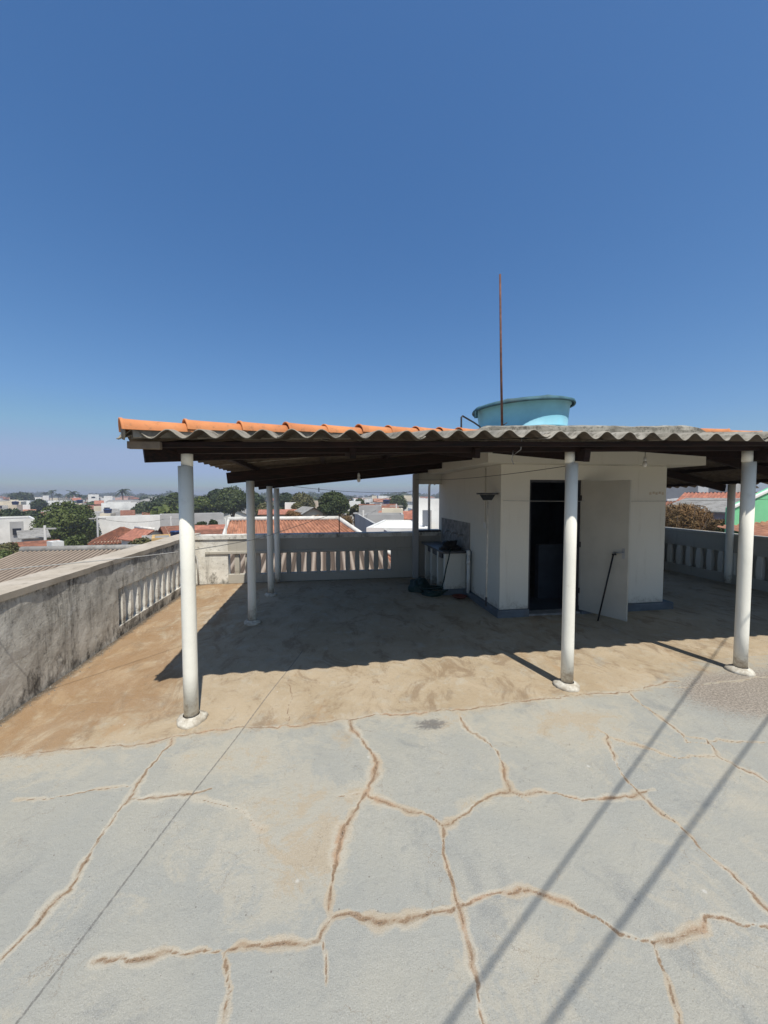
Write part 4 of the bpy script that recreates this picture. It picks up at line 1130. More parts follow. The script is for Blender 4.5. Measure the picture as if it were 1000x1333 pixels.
def tree(x, y, h, r, mat, label, seed=0, nleaf=3500, leaf=.16, kind='round', group=None, base=GZ, name='tree', trunk=None, asym=1.0):
    e = empty(name, (x, y, base), label, 'tree', group)
    rr = random.Random(seed)
    tz = trunk if trunk is not None else max(.6, h - 1.75 * r)
    if kind == 'round':
        bl = [(0, 0, h - r * .84, r * .84, .92)]
        for k in range(7):
            a = k * .9 + rr.random(); q = r * rr.uniform(.40, .56)
            bl.append((q * math.cos(a) * asym, q * math.sin(a), h - r * rr.uniform(.75, 1.15), r * rr.uniform(.36, .5), .85))
        for k in range(3): bl.append((rr.uniform(-.3, .3) * r, rr.uniform(-.3, .3) * r, h - r * rr.uniform(.38, .55), r * rr.uniform(.34, .42), .9))
    elif kind == 'loose':
        bl = []
        for k in range(9):
            a = k * 2.4 + rr.random(); q = r * rr.uniform(.15, .75)
            bl.append((q * math.cos(a), q * math.sin(a), h - r * rr.uniform(.35, 1.5), r * rr.uniform(.28, .46), .8))
    crown_np('crown', bl, nleaf, leaf, mat, seed, par=e)
    tb = MB(); tr = max(.09, r * .07)
    tb.tube([(0, 0, -.2), (rr.uniform(-.1, .1), 0, tz * .6), (rr.uniform(-.2, .2), .1, h - r * .8)], [tr * 1.3, tr, tr * .6], 8)
    for k in range(4):
        a = k * 1.57 + rr.random()
        tb.tube([(0, 0, tz * .8), (r * .3 * math.cos(a), r * .3 * math.sin(a), h - r * 1.0), (r * .5 * math.cos(a), r * .5 * math.sin(a), h - r * .7)], [tr * .6, tr * .4, tr * .2], 6)
    tb.build('trunk', M['bark'], e)
    return e
def copy_tree(o, parent=None):
    c = o.copy(); COL.objects.link(c)
    if parent is not None: c.parent = parent
    for ch in list(o.children): copy_tree(ch, c)
    return c
def palm(x, y, h, label, seed=0, s=1.0):
    e = empty('palm_tree', (x, y, GZ), label, 'palm tree', 'far palm trees')
    rr = random.Random(seed)
    MB().tube([(0, 0, -.2), (.1, 0, h * .5), (0, 0, h)], [.28 * s, .22 * s, .18 * s], 8).build('trunk', M['bark'], e)
    m = MB()
    for k in range(22):
        a = k * 2.4; el = rr.uniform(-.5, 1.1); L = rr.uniform(2.2, 3.0) * s
        pts = []
        for i in range(6):
            t = i / 5
            rad = L * t * math.cos(el * (1 - .3 * t)); z = L * t * math.sin(el) - 1.5 * s * t * t
            pts.append(Vector((rad * math.cos(a), rad * math.sin(a), h + z)))
        sd = Vector((-math.sin(a), math.cos(a), 0))
        for i in range(5):
            w0 = .42 * s * math.sin(math.pi * min(1, .12 + i / 5)); w1 = .42 * s * math.sin(math.pi * min(1, .12 + (i+1) / 5))
            dr = Vector((0, 0, .22 * s))
            m.add([pts[i], pts[i] + sd * w0 - dr, pts[i+1] + sd * w1 - dr, pts[i+1]], [(0, 1, 2, 3)])
            m.add([pts[i], pts[i+1], pts[i+1] - sd * w1 - dr, pts[i] - sd * w0 - dr], [(0, 1, 2, 3)])
    m.build('fronds', M['leaf3'], e)
    return e
def H(px, z, *a, **k):
    p = at(px, z); a = list(a); ph = math.atan((px - 500) / FPX)
    a[0] *= math.cos(ph); a[3] -= ph                       # turned to show its front
    return house(p[0], p[1], *a, **k)
RZ = -YAWC

# ---- nearest neighbours
# big brown corrugated roof left below
e = empty('corrugated_roof_building', at(112, 19.2), 'low building with a long brown corrugated roof just beyond the left parapet', 'building', rz=0)
c_ = e.location
L0, L1 = -16.0 - c_.x, -4.0 - c_.x; yr = 18.1 - c_.y; ye = 9.8 - c_.y
zr_, ze_ = hy(714.5, 19.3) - GZ, hy(714.5, 19.3) - GZ - 2.9
MB().box(L0+.3, L1-.3, ye+.3, yr+5.5, -.3, ze_-.1).build('wall', M['w_cream'], e)
xa0 = L0 + 2.2
slope_mesh((L0-1.2, ye, ze_), (L1, ye, ze_), (L1, yr, zr_), (xa0, yr, zr_), .27, .05, 'roof_slope', M['fibro_far'], e)
slope_mesh((L1, yr+6, ze_), (L0-1.2, yr+6, ze_), (xa0, yr, zr_), (L1, yr, zr_), .27, .05, 'roof_slope', M['fibro_far'], e)
slope_mesh((L0-1.2, yr+6, ze_), (L0-1.2, ye, ze_), (xa0, yr, zr_), (xa0, yr, zr_), .27, .05, 'roof_slope', M['fibro_far'], e)
MB().tube([(xa0-.1, yr, zr_+.03), (L1, yr, zr_+.03)], .17, 8).build('ridge_cap', M['fibro_grey'], e)
# corrugated roof close behind the back parapet
e = empty('corrugated_roof_building', (-.3, 9.2, GZ), 'low building with a pinkish brown corrugated roof seen through the slots of the back parapet', 'building')
slope_mesh((-4.0, -3.3, 5.5), (3.6, -3.3, 5.5), (3.6, 3.2, 6.9), (-4.0, 3.2, 6.9), .27, .05, 'roof_slope', M['fibro_far'], e)
MB().box(-3.8, 3.4, -3.0, 3.1, -.3, 5.4).build('wall', M['w_cream'], e)
# orange tiled house behind the back parapet: gable at its left, hip at its right
e = empty('house', (-1.0, 17.1, GZ), 'orange tiled house with whitewashed ridges behind the back parapet', 'house')
zt, zb_ = hy(675, 20.3) - GZ, hy(675, 20.3) - GZ - 2.05
xl, xr_, xe = -2.85, 2.75, 5.85; D_ = 3.15
slope_mesh((xl, -D_, zb_), (xe, -D_, zb_), (xr_, 0, zt), (xl, 0, zt), .26, .05, 'roof_slope', M['clay_a'], e)
slope_mesh((xe, D_, zb_), (xl, D_, zb_), (xl, 0, zt), (xr_, 0, zt), .26, .05, 'roof_slope', M['clay_a'], e)
slope_mesh((xe, -D_, zb_), (xe, D_, zb_), (xr_, 0, zt), (xr_, 0, zt), .26, .05, 'roof_slope', M['clay_a'], e)
MB().box(xl+.15, xe-.4, -D_+.4, D_-.4, -.3, zb_+.1).build('wall', M['w_white'], e)
MB().tube([(xl, 0, zt+.03), (xr_, 0, zt+.03)], .12, 8).tube([(xr_, 0, zt+.03), (xe, -D_, zb_+.04)], .12, 8).tube([(xl+.03, 0, zt+.02), (xl+.03, -D_, zb_+.03)], .08, 6).build('ridge_cap', M['white_cap'], e)

# ---- left side
H(-38, 50, 17.5, 9, hy(681, 46) - GZ, RZ - .02, 'flat', 'white', M['fibro_grey'], windows=False, label='long blank white building left of the big round tree', cat='building', name='building', parapet=.25)
o = MB().box(-.55, .55, -.03, .0, -2.6, .0).build('recess_shade_panel', M['w_grey'], None, loc=at(20.5, 41.6, hy(679, 41.6))); o.rotation_euler.z = RZ + .77  # flat grey panel on the wall, standing in for a recess's shade
bld = [x for x in bpy.data.objects if x.get('label', '').startswith('long blank white')][0]
def adopt(o, par):
    bpy.context.view_layer.update(); mw = o.matrix_world.copy(); o.parent = par; o.matrix_parent_inverse = par.matrix_world.inverted(); o.matrix_world = mw
adopt(o, bld)
o = MB().box(-.35, .35, -.06, -.02, -.35, .35).build('window', M['glass_far'], None, loc=at(20.5, 41.5, hy(692, 41.5))); o.rotation_euler.z = RZ + .77; adopt(o, bld)
H(14, 43.0, 12, 4, hy(677.5, 43) - GZ - .15, RZ, 'flat', 'grey', M['fibro_grey'], windows=False, label='upper grey block set back on the roofs at the far left', cat='building', name='building', parapet=.1) if False else None
H(42, 34, 2.1, 2.2, hy(703, 32) - GZ, RZ + .05, 'shed', 'grey', M['fibro_grey'], rise=.5, windows=False, label='low building with pale sheet roof below the big round tree', over=.3)
H(42, 29, 3.3, 2.4, hy(712, 29) - GZ, RZ + .1, 'gable', 'brick', M['clay_b'], rise=.45, near=True, cap=False, windows=False, label='low brown tiled house beyond the hedge at far left', over=.3)
H(70, 27, .9, 1.0, hy(711, 27) - GZ, RZ + .3, 'flat', 'white', M['fibro_grey'], windows=True, label='small white outbuilding beneath the big round tree', cat='outbuilding', name='outbuilding')
def T(px, z, top, wpx, mat, label, seed, **k):
    """tree by its crown: column px, distance, row of its top, width in px"""
    p = at(px, z); h = hy(top, z) - GZ
    return tree(p[0], p[1], h, wpx * z / FPX / 2, mat, label, seed, **k)
T(85, 50, 651, 76, M['leaf2'], 'big dense round tree left of the first white column', 11, nleaf=15000, leaf=.15, trunk=1.2)
T(96, 40, 696, 30, M['leaf2'], 'small bright green tree at the foot of the big round tree', 12, nleaf=3500, leaf=.12)
T(4, 27, 706, 44, M['leaf4'], 'olive green bushy tree at the left edge behind the corrugated roof', 13, nleaf=5000, leaf=.11)
T(30, 25.5, 712, 34, M['leaf4'], 'smaller olive bush right of the one at the left edge', 14, nleaf=3500, leaf=.10)
T(-12, 24, 716, 50, M['leaf2'], 'green bush cut by the left edge of the view', 15, nleaf=3500, leaf=.11)
T(12, 66, 661, 40, M['leaf3'], 'dark tree above the long white building, left one of two', 16, nleaf=4500, leaf=.2)
T(38, 70, 664, 32, M['leaf3'], 'dark tree above the long white building, right one of two', 17, nleaf=4000, leaf=.2)
T(184, 29, 699, 42, M['leaf4'], 'olive bush standing just above the coping left of the first column', 18, nleaf=5500, leaf=.10)
# white wall and houses right of the round tree
H(170, 57, 12.5, 4, hy(674, 56) - GZ, RZ + .1, 'flat', 'white', M['fibro_grey'], windows=False, label='long low white building right of the big round tree', cat='building', name='building', parapet=.2)
H(158, 38.5, 5.4, 4.4, hy(686.5, 38.5) - GZ - 1.15, RZ - .05, 'hip', 'cream', M['clay_b'], rise=1.15, near=True, cap=False, label='hipped brown tiled house right of the big round tree', over=.4, waves=.3)
H(188, 36, 3.2, 3.6, hy(688, 36) - GZ - .8, RZ + .4, 'gable', 'white', M['clay_c'], rise=.8, near=True, label='little gabled house with whitewashed verges above the olive bush', over=.25, ridge='y')
H(205, 33.5, 2.2, 3.0, hy(697, 33) - GZ - .5, RZ, 'gable', 'grey', M['fibro_grey'], rise=.5, near=True, cap=False, windows=False, label='grey sheet roofed shed behind the coping next to the first column', over=.3)
H(210, 29.5, 1.6, 3.0, hy(701, 29) - GZ, RZ, 'flat', 'ochre', M['fibro_grey'], windows=False, label='pale ochre wall block beside the first column', cat='building', name='building', parapet=.12)
H(234, 36, 3.0, 4, hy(684, 36) - GZ - 1.2, RZ + .3, 'gable', 'cream', M['clay_b'], rise=1.2, near=True, cap=False, windows=False, label='brown tiled house partly hidden by the first column', over=.4)
bt = empty('roof_water_tank', at(228, 26.5, hy(699, 26.5)), 'small dark blue water tank on the roof left of the first column', 'water tank')
MB().lathe([(.33, 0), (.36, .34), (.38, .345), (.38, .38), (.3, .43), (.0, .45)], n=24, caps=False).build('tank_body', M['bluetank'], bt)
MB().box(-.5, .5, -.4, .4, -7.0 - 0, -.01).build('tower', M['w_grey'], bt)
H(250, 50, 8.3, 3, hy(669.5, 50) - GZ, RZ + .06, 'flat', 'grey', M['fibro_grey'], windows=False, label='stained grey wall block behind the first column, below the dark trees', cat='building', name='building', parapet=.1)
bpy.data.objects[bpy.data.objects[-1].name] if False else None
H(292, 44, 2.4, 5, hy(676, 44) - GZ - .5, RZ, 'gable', 'white', M['fibro_grey'], rise=.5, near=True, cap=False, label='pale low gabled house left of the second column', windows=False)
H(278, 33, 3.6, 4, hy(683, 33) - GZ - .5, RZ, 'gable', 'pink', M['clay_c'], rise=.5, near=True, cap=False, label='low brown tiled house right behind the sunlit corner of the parapet', windows=False)
H(268, 28, 3.0, 3, hy(690, 28) - GZ - .35, RZ, 'gable', 'brick', M['clay_b'], rise=.4, near=True, cap=False, label='flat brown tiled roof just above the sunlit corner of the parapet', windows=False)
T(262, 36, 679, 18, M['leaf3'], 'small dark tree beside the first column in front of the stained wall', 19, nleaf=1800, leaf=.12)
T(277, 38, 677, 12, M['leaf3'], 'small dark shrubby tree before the end of the stained wall', 20, nleaf=1500, leaf=.12)
# big dark trees
T(212, 95, 645, 50, M['leaf3'], 'wide dark tree just left of the first column', 21, nleaf=6500, leaf=.26)
T(186, 110, 652, 30, M['leaf'], 'dark tree left of the wide one by the first column', 22, nleaf=3500, leaf=.3)
T(232, 88, 640, 40, M['leaf'], 'dark tree half behind the first column', 23, nleaf=4500, leaf=.26)
T(262, 84, 645, 34, M['leaf2'], 'lighter green tree right of the first column', 24, nleaf=4500, leaf=.24)
T(283, 88, 636, 36, M['leaf3'], 'tall dark tree between the first and second columns', 25, nleaf=5000, leaf=.24)
T(303, 82, 632.5, 46, M['leaf'], 'tallest round tree, just left of the second column', 26, nleaf=7500, leaf=.22)
T(330, 86, 640, 30, M['leaf3'], 'dark tree behind the second column', 27, nleaf=3500, leaf=.24)
T(345, 70, 655, 26, M['leaf4'], 'brownish olive tree between the second and third columns', 28, nleaf=3500, leaf=.2)
T(372, 90, 641, 26, M['leaf3'], 'dark tree right of the farthest left column', 29, nleaf=3500, leaf=.25)
T(393, 86, 640.5, 36, M['leaf4'], 'mid green tree left of the big round tree seen under the roof', 30, nleaf=4500, leaf=.22)
T(388, 60, 653, 18, M['leaf4'], 'small pale olive tree beside a white wall under the roof edge', 31, nleaf=2200, leaf=.15)
T(434, 60, 638.5, 45, M['leaf'], 'big round tree seen under the back edge of the roof', 32, nleaf=9500, leaf=.17)
T(462, 52, 655, 20, M['leaf4'], 'pale green tree at the right foot of the round tree under the roof', 33, nleaf=2500, leaf=.14, kind='loose')
T(468, 100, 648, 16, M['leaf'], 'small green tree among white houses left of the brown post', 34, nleaf=1500, leaf=.25)
T(517, 120, 643.5, 30, M['leaf'], 'dark tree above the white houses left of the brown post', 35, nleaf=3500, leaf=.3)
def drybush(px, z, top, wpx, label, seed, nl=2500, mat=None, sz=.12):
    p = at(px, z); h = hy(top, z) - GZ; r = wpx * z / FPX / 2; rr = random.Random(seed)
    e = empty('dry_bush', (p[0], p[1], GZ), label, 'bush')
    bl = [(rr.uniform(-.5, .5) * r, rr.uniform(-.4, .4) * r, h - r * rr.uniform(.55, 1.0), r * rr.uniform(.45, .62), .85) for k in range(6)]
    crown_np('crown', bl, nl, sz, mat or M['leafdry'], seed, par=e, dry=True)
    tb = MB()
    for k in range(16):
        a = k * 2.4; q = r * rr.uniform(.2, .9)
        tb.tube([(0, 0, -.2), (q*.3*math.cos(a), q*.3*math.sin(a), h - r * 1.4), (q * math.cos(a), q * math.sin(a), h - r * rr.uniform(.1, .7))], [.09, .05, .012], 5)
    tb.build('branches', M['bark'], e)
drybush(383, 34, 664, 22, 'reddish dry bush left of the round tree under the roof', 41, 2500)
drybush(448, 42, 666, 34, 'reddish dry bush at the foot of the round tree under the roof', 42, 3000)
drybush(420, 44, 668, 26, 'dry brown bush between the two reddish ones', 43, 1800)
H(379, 62, 2.0, 3, hy(655, 62) - GZ, RZ, 'flat', 'white', M['fibro_grey'], windows=False, label='small bright white building right of the farthest left column', cat='building', name='building', parapet=.1)
H(401, 48, 2.6, 4, hy(659.5, 48) - GZ - .7, RZ + .3, 'gable', 'cream', M['fibro_grey'], rise=.7, near=True, label='pale grey roofed house between dry bushes under the roof edge', cap=False, ridge='y')
H(362, 58, 5, 4, hy(663, 58) - GZ - .5, RZ, 'gable', 'beige', M['clay_c'], rise=.5, near=True, label='beige house low behind the farthest left column', cap=False)
# ---- centre: grey boundary wall, white roof, white houses
def wallrun(px0, z0, y0_, px1, z1, y1_, th, mat, name, label, cat):
    a = at(px0, z0, hy(y0_, z0)); b = at(px1, z1, hy(y1_, z1))
    m = MB(); d = Vector((b[0]-a[0], b[1]-a[1], 0)).normalized(); s_ = Vector((-d.y, d.x, 0)) * th / 2
    A = Vector(a); B = Vector(b); A0 = Vector((a[0], a[1], GZ)); B0 = Vector((b[0], b[1], GZ))
    m.prism([A0 + s_, A0 - s_, B0 - s_, B0 + s_], [A + s_, A - s_, B - s_, B + s_])
    o = m.build(name, mat); tag(o, label, cat); return o
wallrun(463, 40, 667, 507, 21, 692, .2, M['w_grey'], 'boundary_wall', 'long grey boundary wall running away left of the white flat roof', 'wall')
p = at(520, 26)
H(524, 25.5, 3.6, 7.0, hy(684.5, 25) - GZ, RZ - .1, 'flat', 'white', M['w_white'], windows=False, label='white flat roof just beyond the back parapet left of the post', cat='building', name='building', parapet=.12)
H(500, 40, 4, 4, hy(671, 40) - GZ - .1, RZ, 'flat', 'grey', M['fibro_grey'], label='grey house with dark openings beyond the white flat roof', parapet=.3)
H(492, 66, 6, 5, hy(656, 66) - GZ - 1.0, RZ + .2, 'gable', 'beige', M['clay_b'], rise=1.0, near=True, cap=False, label='house with brown tiled gable amid the white houses left of the post', ridge='x')
H(482, 52, 3, 4, hy(662, 52) - GZ, RZ, 'flat', 'grey', M['fibro_grey'], label='narrow grey house at the far end of the boundary wall', parapet=.4)
H(524, 48, 5.2, 5, hy(665, 48) - GZ - .7, RZ - .2, 'gable', 'cream', M['clay_c'], rise=.7, near=True, cap=False, label='cream house with faded red roof right before the post', ridge='x')
H(511, 44, 2.4, 3, hy(664, 44) - GZ, RZ, 'flat', 'cream', M['fibro_grey'], label='small cream block between grey house and faded red roof', parapet=.2)
for i, (px, z, y_, w, st) in enumerate(((479.5, 190, 651, 3.8, 2), (487.5, 230, 646, 2.8, 2), (497.5, 200, 646.3, 4.6, 2), (507.5, 180, 647.3, 3, 2), (531, 165, 646, 3.4, 2), (522, 150, 652.5, 3, 2), (463, 100, 654, 3, 1), (556, 60, 655, 2.0, 2), (466, 160, 650, 4, 2))):
    H(px, z, w, 6, hy(y_, z) - GZ, RZ + .1 * (i % 3 - 1), 'flat', ('white', 'cream', 'white')[i % 3], M['w_white'],
      label=('two storey white block, leftmost near the round tree', 'slim white block behind the others left of the post', 'widest bright white block left of the post', 'white block stepping down towards the brown gable',
             'tall white block touching the brown post', 'lower white block left of the tall one at the post', 'low cream block beside the round tree', 'white house seen through the opening beside the post', 'far cream block beyond the round tree')[i], cat='building', name='building')
wallrun(552, 24, 664, 560, 23, 664, .2, M['w_grey'], 'boundary_wall', 'grey blue panel seen through the opening beside the post', 'wall')
H(566, 30, 3, 4, hy(655, 30) - GZ, RZ, 'flat', 'white', M['fibro_grey'], windows=False, label='tall white wall behind the goose neck pipe', cat='building', name='building')

# ---- right side, seen between the stair tower and the last column
drybush(893, 19, 650, 92, 'large dry brown bush behind the right parapet', 51, 16000, sz=.085)
drybush(935, 17.0, 672, 40, 'lower yellowish dry bush right of the large brown one', 52, 4500, sz=.08)
T(946, 15.6, 681, 18, M['leaf4'], 'little green bush behind the column at the right parapet', 53, nleaf=1500, leaf=.07)
e = H(934, 23.5, 5.6, 4.6, hy(668.5, 21) - GZ, RZ - .25, 'shed', 'lilac', M['fibro_grey'], rise=.75, windows=False, label='lilac walled shed with sheet roof right of the large dry bush', name='shed', cat='shed', over=.3)
H(926, 34, 20, 7.5, hy(652, 34) - GZ - 2.4, RZ - .35, 'gable', 'cream', M['clay_b'], rise=2.3, near=True, cap=False, windows=False, label='broad dark red tiled roof behind the dry bush', waves=.3)
H(888, 52, 15, 5, hy(629, 52) - GZ, RZ - .3, 'flat', 'grey', M['fibro_grey'], label='grey two storey building with white posts under the roof edge at right', cat='building', name='building')
H(915, 44, 1.2, 1.2, hy(630, 44) - GZ, RZ, 'flat', 'white', M['w_white'], windows=False, label='bright white pillar of the building beyond the red roof', cat='pillar', name='pillar', parapet=.1)
wallrun(868, 41, 650, 915, 40, 645, .25, M['w_white'], 'boundary_wall', 'white capped wall above the dry bush', 'wall')
H(945, 60, 7, 5, hy(634, 60) - GZ, RZ - .3, 'gable', 'cream', M['fibro_grey'], rise=.6, label='cream house with grey roof above the red tiles at right', near=True, cap=False)
bt = empty('roof_water_tank', at(944, 50, hy(643, 50)), 'blue water tank above the red tiled roof at right', 'water tank')
MB().lathe([(1.2, 0), (1.35, 1.1), (1.4, 1.15), (1.3, 1.3), (0, 1.4)], n=24, caps=False).build('tank_body', M['bluetank'], bt)
MB().box(-1.4, 1.4, -1.4, 1.4, -8.0, -.01).build('tower', M['w_grey'], bt)
# green gable wall at the right edge, parallel to the terrace
gx, gy = at(956, 14.0)[:2]
e = empty('gable_wall', (gx, gy, GZ), 'bright green gable wall rising to the right at the right edge', 'wall')
hl = hy(661, 14.0) - GZ; hr = hl + 5.2 * .40
MB().prism([(0, 0, -.3), (5.2, 0, -.3), (5.2, .3, -.3), (0, .3, -.3)], [(0, 0, hl), (5.2, 0, hr), (5.2, .3, hr), (0, .3, hl)]).build('wall', M['w_green'], e)
MB().beam((-.05, -.01, hl+.03), (5.3, -.01, hr+.07), .12, .07).build('verge', M['w_white'], e)
e = empty('house', at(1034, 12.2, GZ), 'orange tiled lean-to in front of the green wall at the right edge', 'house', rz=0)
ha = hy(699, 11) - GZ - .5; hb = hy(684, 13.4) - GZ + .1
slope_mesh((-.6, -1.9, ha), (4, -1.9, ha), (4, 1.9, hb+.2), (-.6, 1.9, hb-.2), .26, .05, 'roof_slope', M['clay_a'], e)
MB().box(-.4, 3.9, -1.7, 1.7, -.3, ha-.05).build('wall', M['w_cream'], e)
H(985, 33, 14, 7, hy(641, 33) - GZ - 1.8, RZ - .3, 'gable', 'pink', M['clay_c'], rise=1.8, near=True, cap=False, windows=False, label='red tiled roof above the green gable at the right edge', waves=.3)

for i, (px, z, top, wp, wl, rf) in enumerate(((4, 150, 653, 15, 'white', 'flat'), (19, 140, 650.5, 10, 'cream', 'flat'), (31, 165, 651.5, 14, 'white', 'gable'), (45, 130, 653, 9, 'beige', 'flat'), (12, 112, 657.5, 13, 'white', 'gable'), (33, 108, 657, 12, 'white', 'flat'), (50, 175, 647.5, 8, 'white', 'flat'),
        (129, 150, 651.5, 9, 'cream', 'gable'), (141, 185, 645.5, 11, 'white', 'flat'), (155, 140, 653, 30, 'white', 'flat'), (128, 118, 659, 12, 'cream', 'flat'), (148, 112, 662, 10, 'white', 'gable'), (175, 150, 655, 10, 'cream', 'flat'), (166, 105, 664, 14, 'beige', 'gable'), (135, 90, 667, 18, 'white', 'gable'), (196, 74, 667, 16, 'pink', 'gable'), (60, 240, 645, 8, 'white', 'flat'), (100, 200, 648, 9, 'cream', 'gable'), (122, 230, 643.5, 14, 'white', 'flat'))):
    nm = ('white block cut by the left edge above the dark trees', 'cream block just right of the one at the left edge', 'white house with grey gable roof above the dark trees at left', 'beige block against the upper left of the round tree', 'low white gabled house in front of the others at far left', 'low white flat house left of the round tree', 'tiny white block on the skyline left of the round tree',
          'cream gabled house right of the round tree top', 'bright white block on the skyline right of the palms', 'wide long white building below the lone tall palm', 'low cream block touching the round tree on its right', 'small white gabled house below the wide white building', 'cream block right of the wide white building', 'beige gabled house above the long low wall', 'white gabled house above the roofs right of the round tree', 'pink gabled house above the long low wall near the first column', 'little white block on the skyline above the round tree', 'cream gabled house above the right half of the round tree', 'wide white block on the skyline right of the round tree')[i]
    H(px, z, wp * z / FPX, 6, hy(top, z) - GZ - (1.2 if rf == 'gable' else .4), RZ, rf, wl, M['clay_c'] if i in (7, 17) else M['clay_b'] if i in (13, 15) else M['fibro_grey'], rise=1.2, label=nm, cat='building', name='building', windows=True)
# ---- palms on the skyline
for i, (px, z, top) in enumerate(((68, 250, 637.5), (95, 230, 639), (60, 270, 640), (76, 280, 642), (90, 260, 642.5), (105, 230, 642.5), (111, 260, 644), (160, 210, 635.5), (15, 240, 641), (232, 300, 640))):
    p = at(px, z)
    nm = ('tall slim palm above the big round tree', 'bushy headed palm just right of the tall slim one', 'palm left of the tall slim palm, nearly merging with dark trees', 'small palm right of the tall slim one', 'low palm left of the bushy headed one',
          'palm between the bushy one and the white houses', 'faint low palm right of the big round tree', 'lone tall palm above the white buildings left of the first column', 'low palm at the far left skyline', 'palm tops just left of the first column')[i]
    palm(p[0], p[1], hy(top, z) - GZ - 1.2, nm, i, s=1.5 if i in (1, 7) else 1.15)
T(33, 190, 640, 24, M['leaf3'], 'dark clump of trees on the skyline at far left', 61, nleaf=2500, leaf=.5)
T(22, 200, 642, 14, M['leaf3'], 'darker small tree on the skyline left of the clump', 62, nleaf=1200, leaf=.5)
T(50, 120, 649, 20, M['leaf3'], 'dark tree in front of the skyline clump at far left', 63, nleaf=2000, leaf=.35)

# ---- infill: houses and trees on flat land out to the skyline
protoT = []
for k, (mt, nl, lf) in enumerate((('leaf3', 1400, .5), ('leaf', 1400, .5), ('leaf2', 1200, .5), ('leaf4', 1200, .5))):
    t = tree(-60 - 12 * k, 130 + 5 * k, 6.5, 4.2, M[mt], 'x', 70 + k, nleaf=nl, leaf=lf, kind='round' if k < 3 else 'loose', group='far trees'); protoT.append(t)
infill = random.Random(21)
made = []
zones = [(-60, 0, 'beyond the left edge'), (0, 48, 'at the far left'), (48, 122, 'beyond round tree'), (122, 178, 'right of round tree'), (178, 236, 'left of the first column'), (236, 322, 'right of first column'),
         (322, 372, 'among left columns'), (372, 456, 'behind the orange roof'), (456, 537, 'left of the post'), (537, 575, 'beside the post'), (868, 948, 'right of the stair tower'), (948, 1060, 'at the right edge')]
def zone(px):
    for a, b, n in zones:
        if a <= px < b: return n
    return 'behind the stair tower'
keyz = {(0, 122): 75, (122, 236): 62, (236, 456): 98, (456, 575): 84, (868, 1060): 66}
z = 60.0
while z < 520:
    step = 15 if z < 170 else 26 if z < 300 else 45
    px = -40 + infill.uniform(0, 20)
    while px < 1040:
        mpx = FPX / z
        w = infill.uniform(7, 13); px += (w * .5 + infill.uniform(.5, 5)) * mpx
        if px > 1040: break
        zz = z + infill.uniform(-.4, .4) * step
        zmin = 60
        for (a, b), v in keyz.items():
            if a <= px < b: zmin = v
        ok = (px < 590 or px > 855) and zz > zmin
        if ok:
            p = at(px, zz)
            dens_tree = (.07 if px < 178 or 456 < px < 580 else .3) + (.34 if 175 < px < 460 else 0) + (.12 if zz > 300 else 0)
            if infill.random() < dens_tree and not ((px < 62 or 118 < px < 176) and zz < 330):
                made.append(('t', px, zz, p, infill.randrange(4), infill.uniform(.75, 1.35)))
            else:
                far = zz / 300
                roof = infill.choices(('gable', 'hip', 'flat', 'shed'), (3, 2, 6, 1.5))[0]
                wall = infill.choices(('white', 'cream', 'beige', 'grey', 'pink', 'ochre'), (7, 4, 1.5, 1.2, .7, .5))[0]
                hh = infill.choice((2.9, 3.1, 3.4, 5.8)) if zz > 110 else infill.choice((2.8, 3.2, 3.5))
                made.append(('h', px, zz, p, roof, wall, hh, w, infill.uniform(6, 9), infill.choice((-.3, -.1, .1, .25, 1.3)), infill.random()))
        px += w * .5 * mpx
    z += step
names = {}
made.sort(key=lambda m: m[1])
recs = []
RN = {'gable': 'gabled', 'hip': 'hipped', 'flat': 'flat roofed', 'shed': 'sheet roofed'}
for mm in made:
    dist = 'near' if mm[2] < 110 else 'middle distance' if mm[2] < 200 else 'far' if mm[2] < 330 else 'skyline'
    zn = zone(mm[1])
    if mm[0] == 't': key = (('dark green', 'green', 'bright green', 'loose olive')[mm[4]] + ' tree', dist, zn)
    else:
        rt = mm[4]; ti = ''
        if rt in ('gable', 'hip'): ti = 'brown tiled ' if mm[10] < .4 else 'orange tiled ' if mm[10] < .55 else 'grey sheet '
        key = (mm[5] + ' ' + RN[rt] + (' ' + ti.strip() if ti else '') + ' house', dist, zn)
    names.setdefault(key, []).append(mm)
ORD = ['leftmost', 'second from left', 'third from left', 'fourth from left', 'fifth from left', 'sixth from left', 'seventh from left', 'eighth from left', 'ninth from left', 'tenth from left']
DW = {'near': 'nearest rows', 'middle distance': 'middle rows', 'far': 'far rows', 'skyline': 'skyline'}
for key, ms_ in names.items():
    for i, mm in enumerate(ms_):
        lab = f'{key[0]}, {DW[key[1]]}, {key[2]}'
        if len(ms_) > 1: lab += ', ' + (ORD[i] if i < 10 else 'farther right') + ('' if i < 10 else '')
        p = mm[3]
        if mm[0] == 't':
            c = copy_tree(protoT[mm[4]]); s = mm[5]; c.location = (p[0], p[1], GZ); c.scale = (s * 1.05, s * 1.05, s); c.rotation_euler.z = mm[1] * .37
            c['label'] = lab
        else:
            _, px, zz, p, roof, wall, hh, w, d, rz, q = mm
            mat = M['clay_b'] if q < .4 else M['clay_a'] if q < .55 else M['fibro_grey']
            if roof in ('flat',): mat = M['w_white'] if q < .5 else M['fibro_grey']
            if roof == 'shed': mat = M['fibro_grey']
            house(p[0], p[1], w, d, hh, RZ + rz - .6 * math.atan((px - 500) / FPX), roof, wall, mat, rise=1.3 if roof != 'shed' else .6, windows=zz < 170, label=lab, group='houses of the town', parapet=.5)
for t in protoT:
    for ch in list(t.children): bpy.data.objects.remove(ch)
    bpy.data.objects.remove(t)
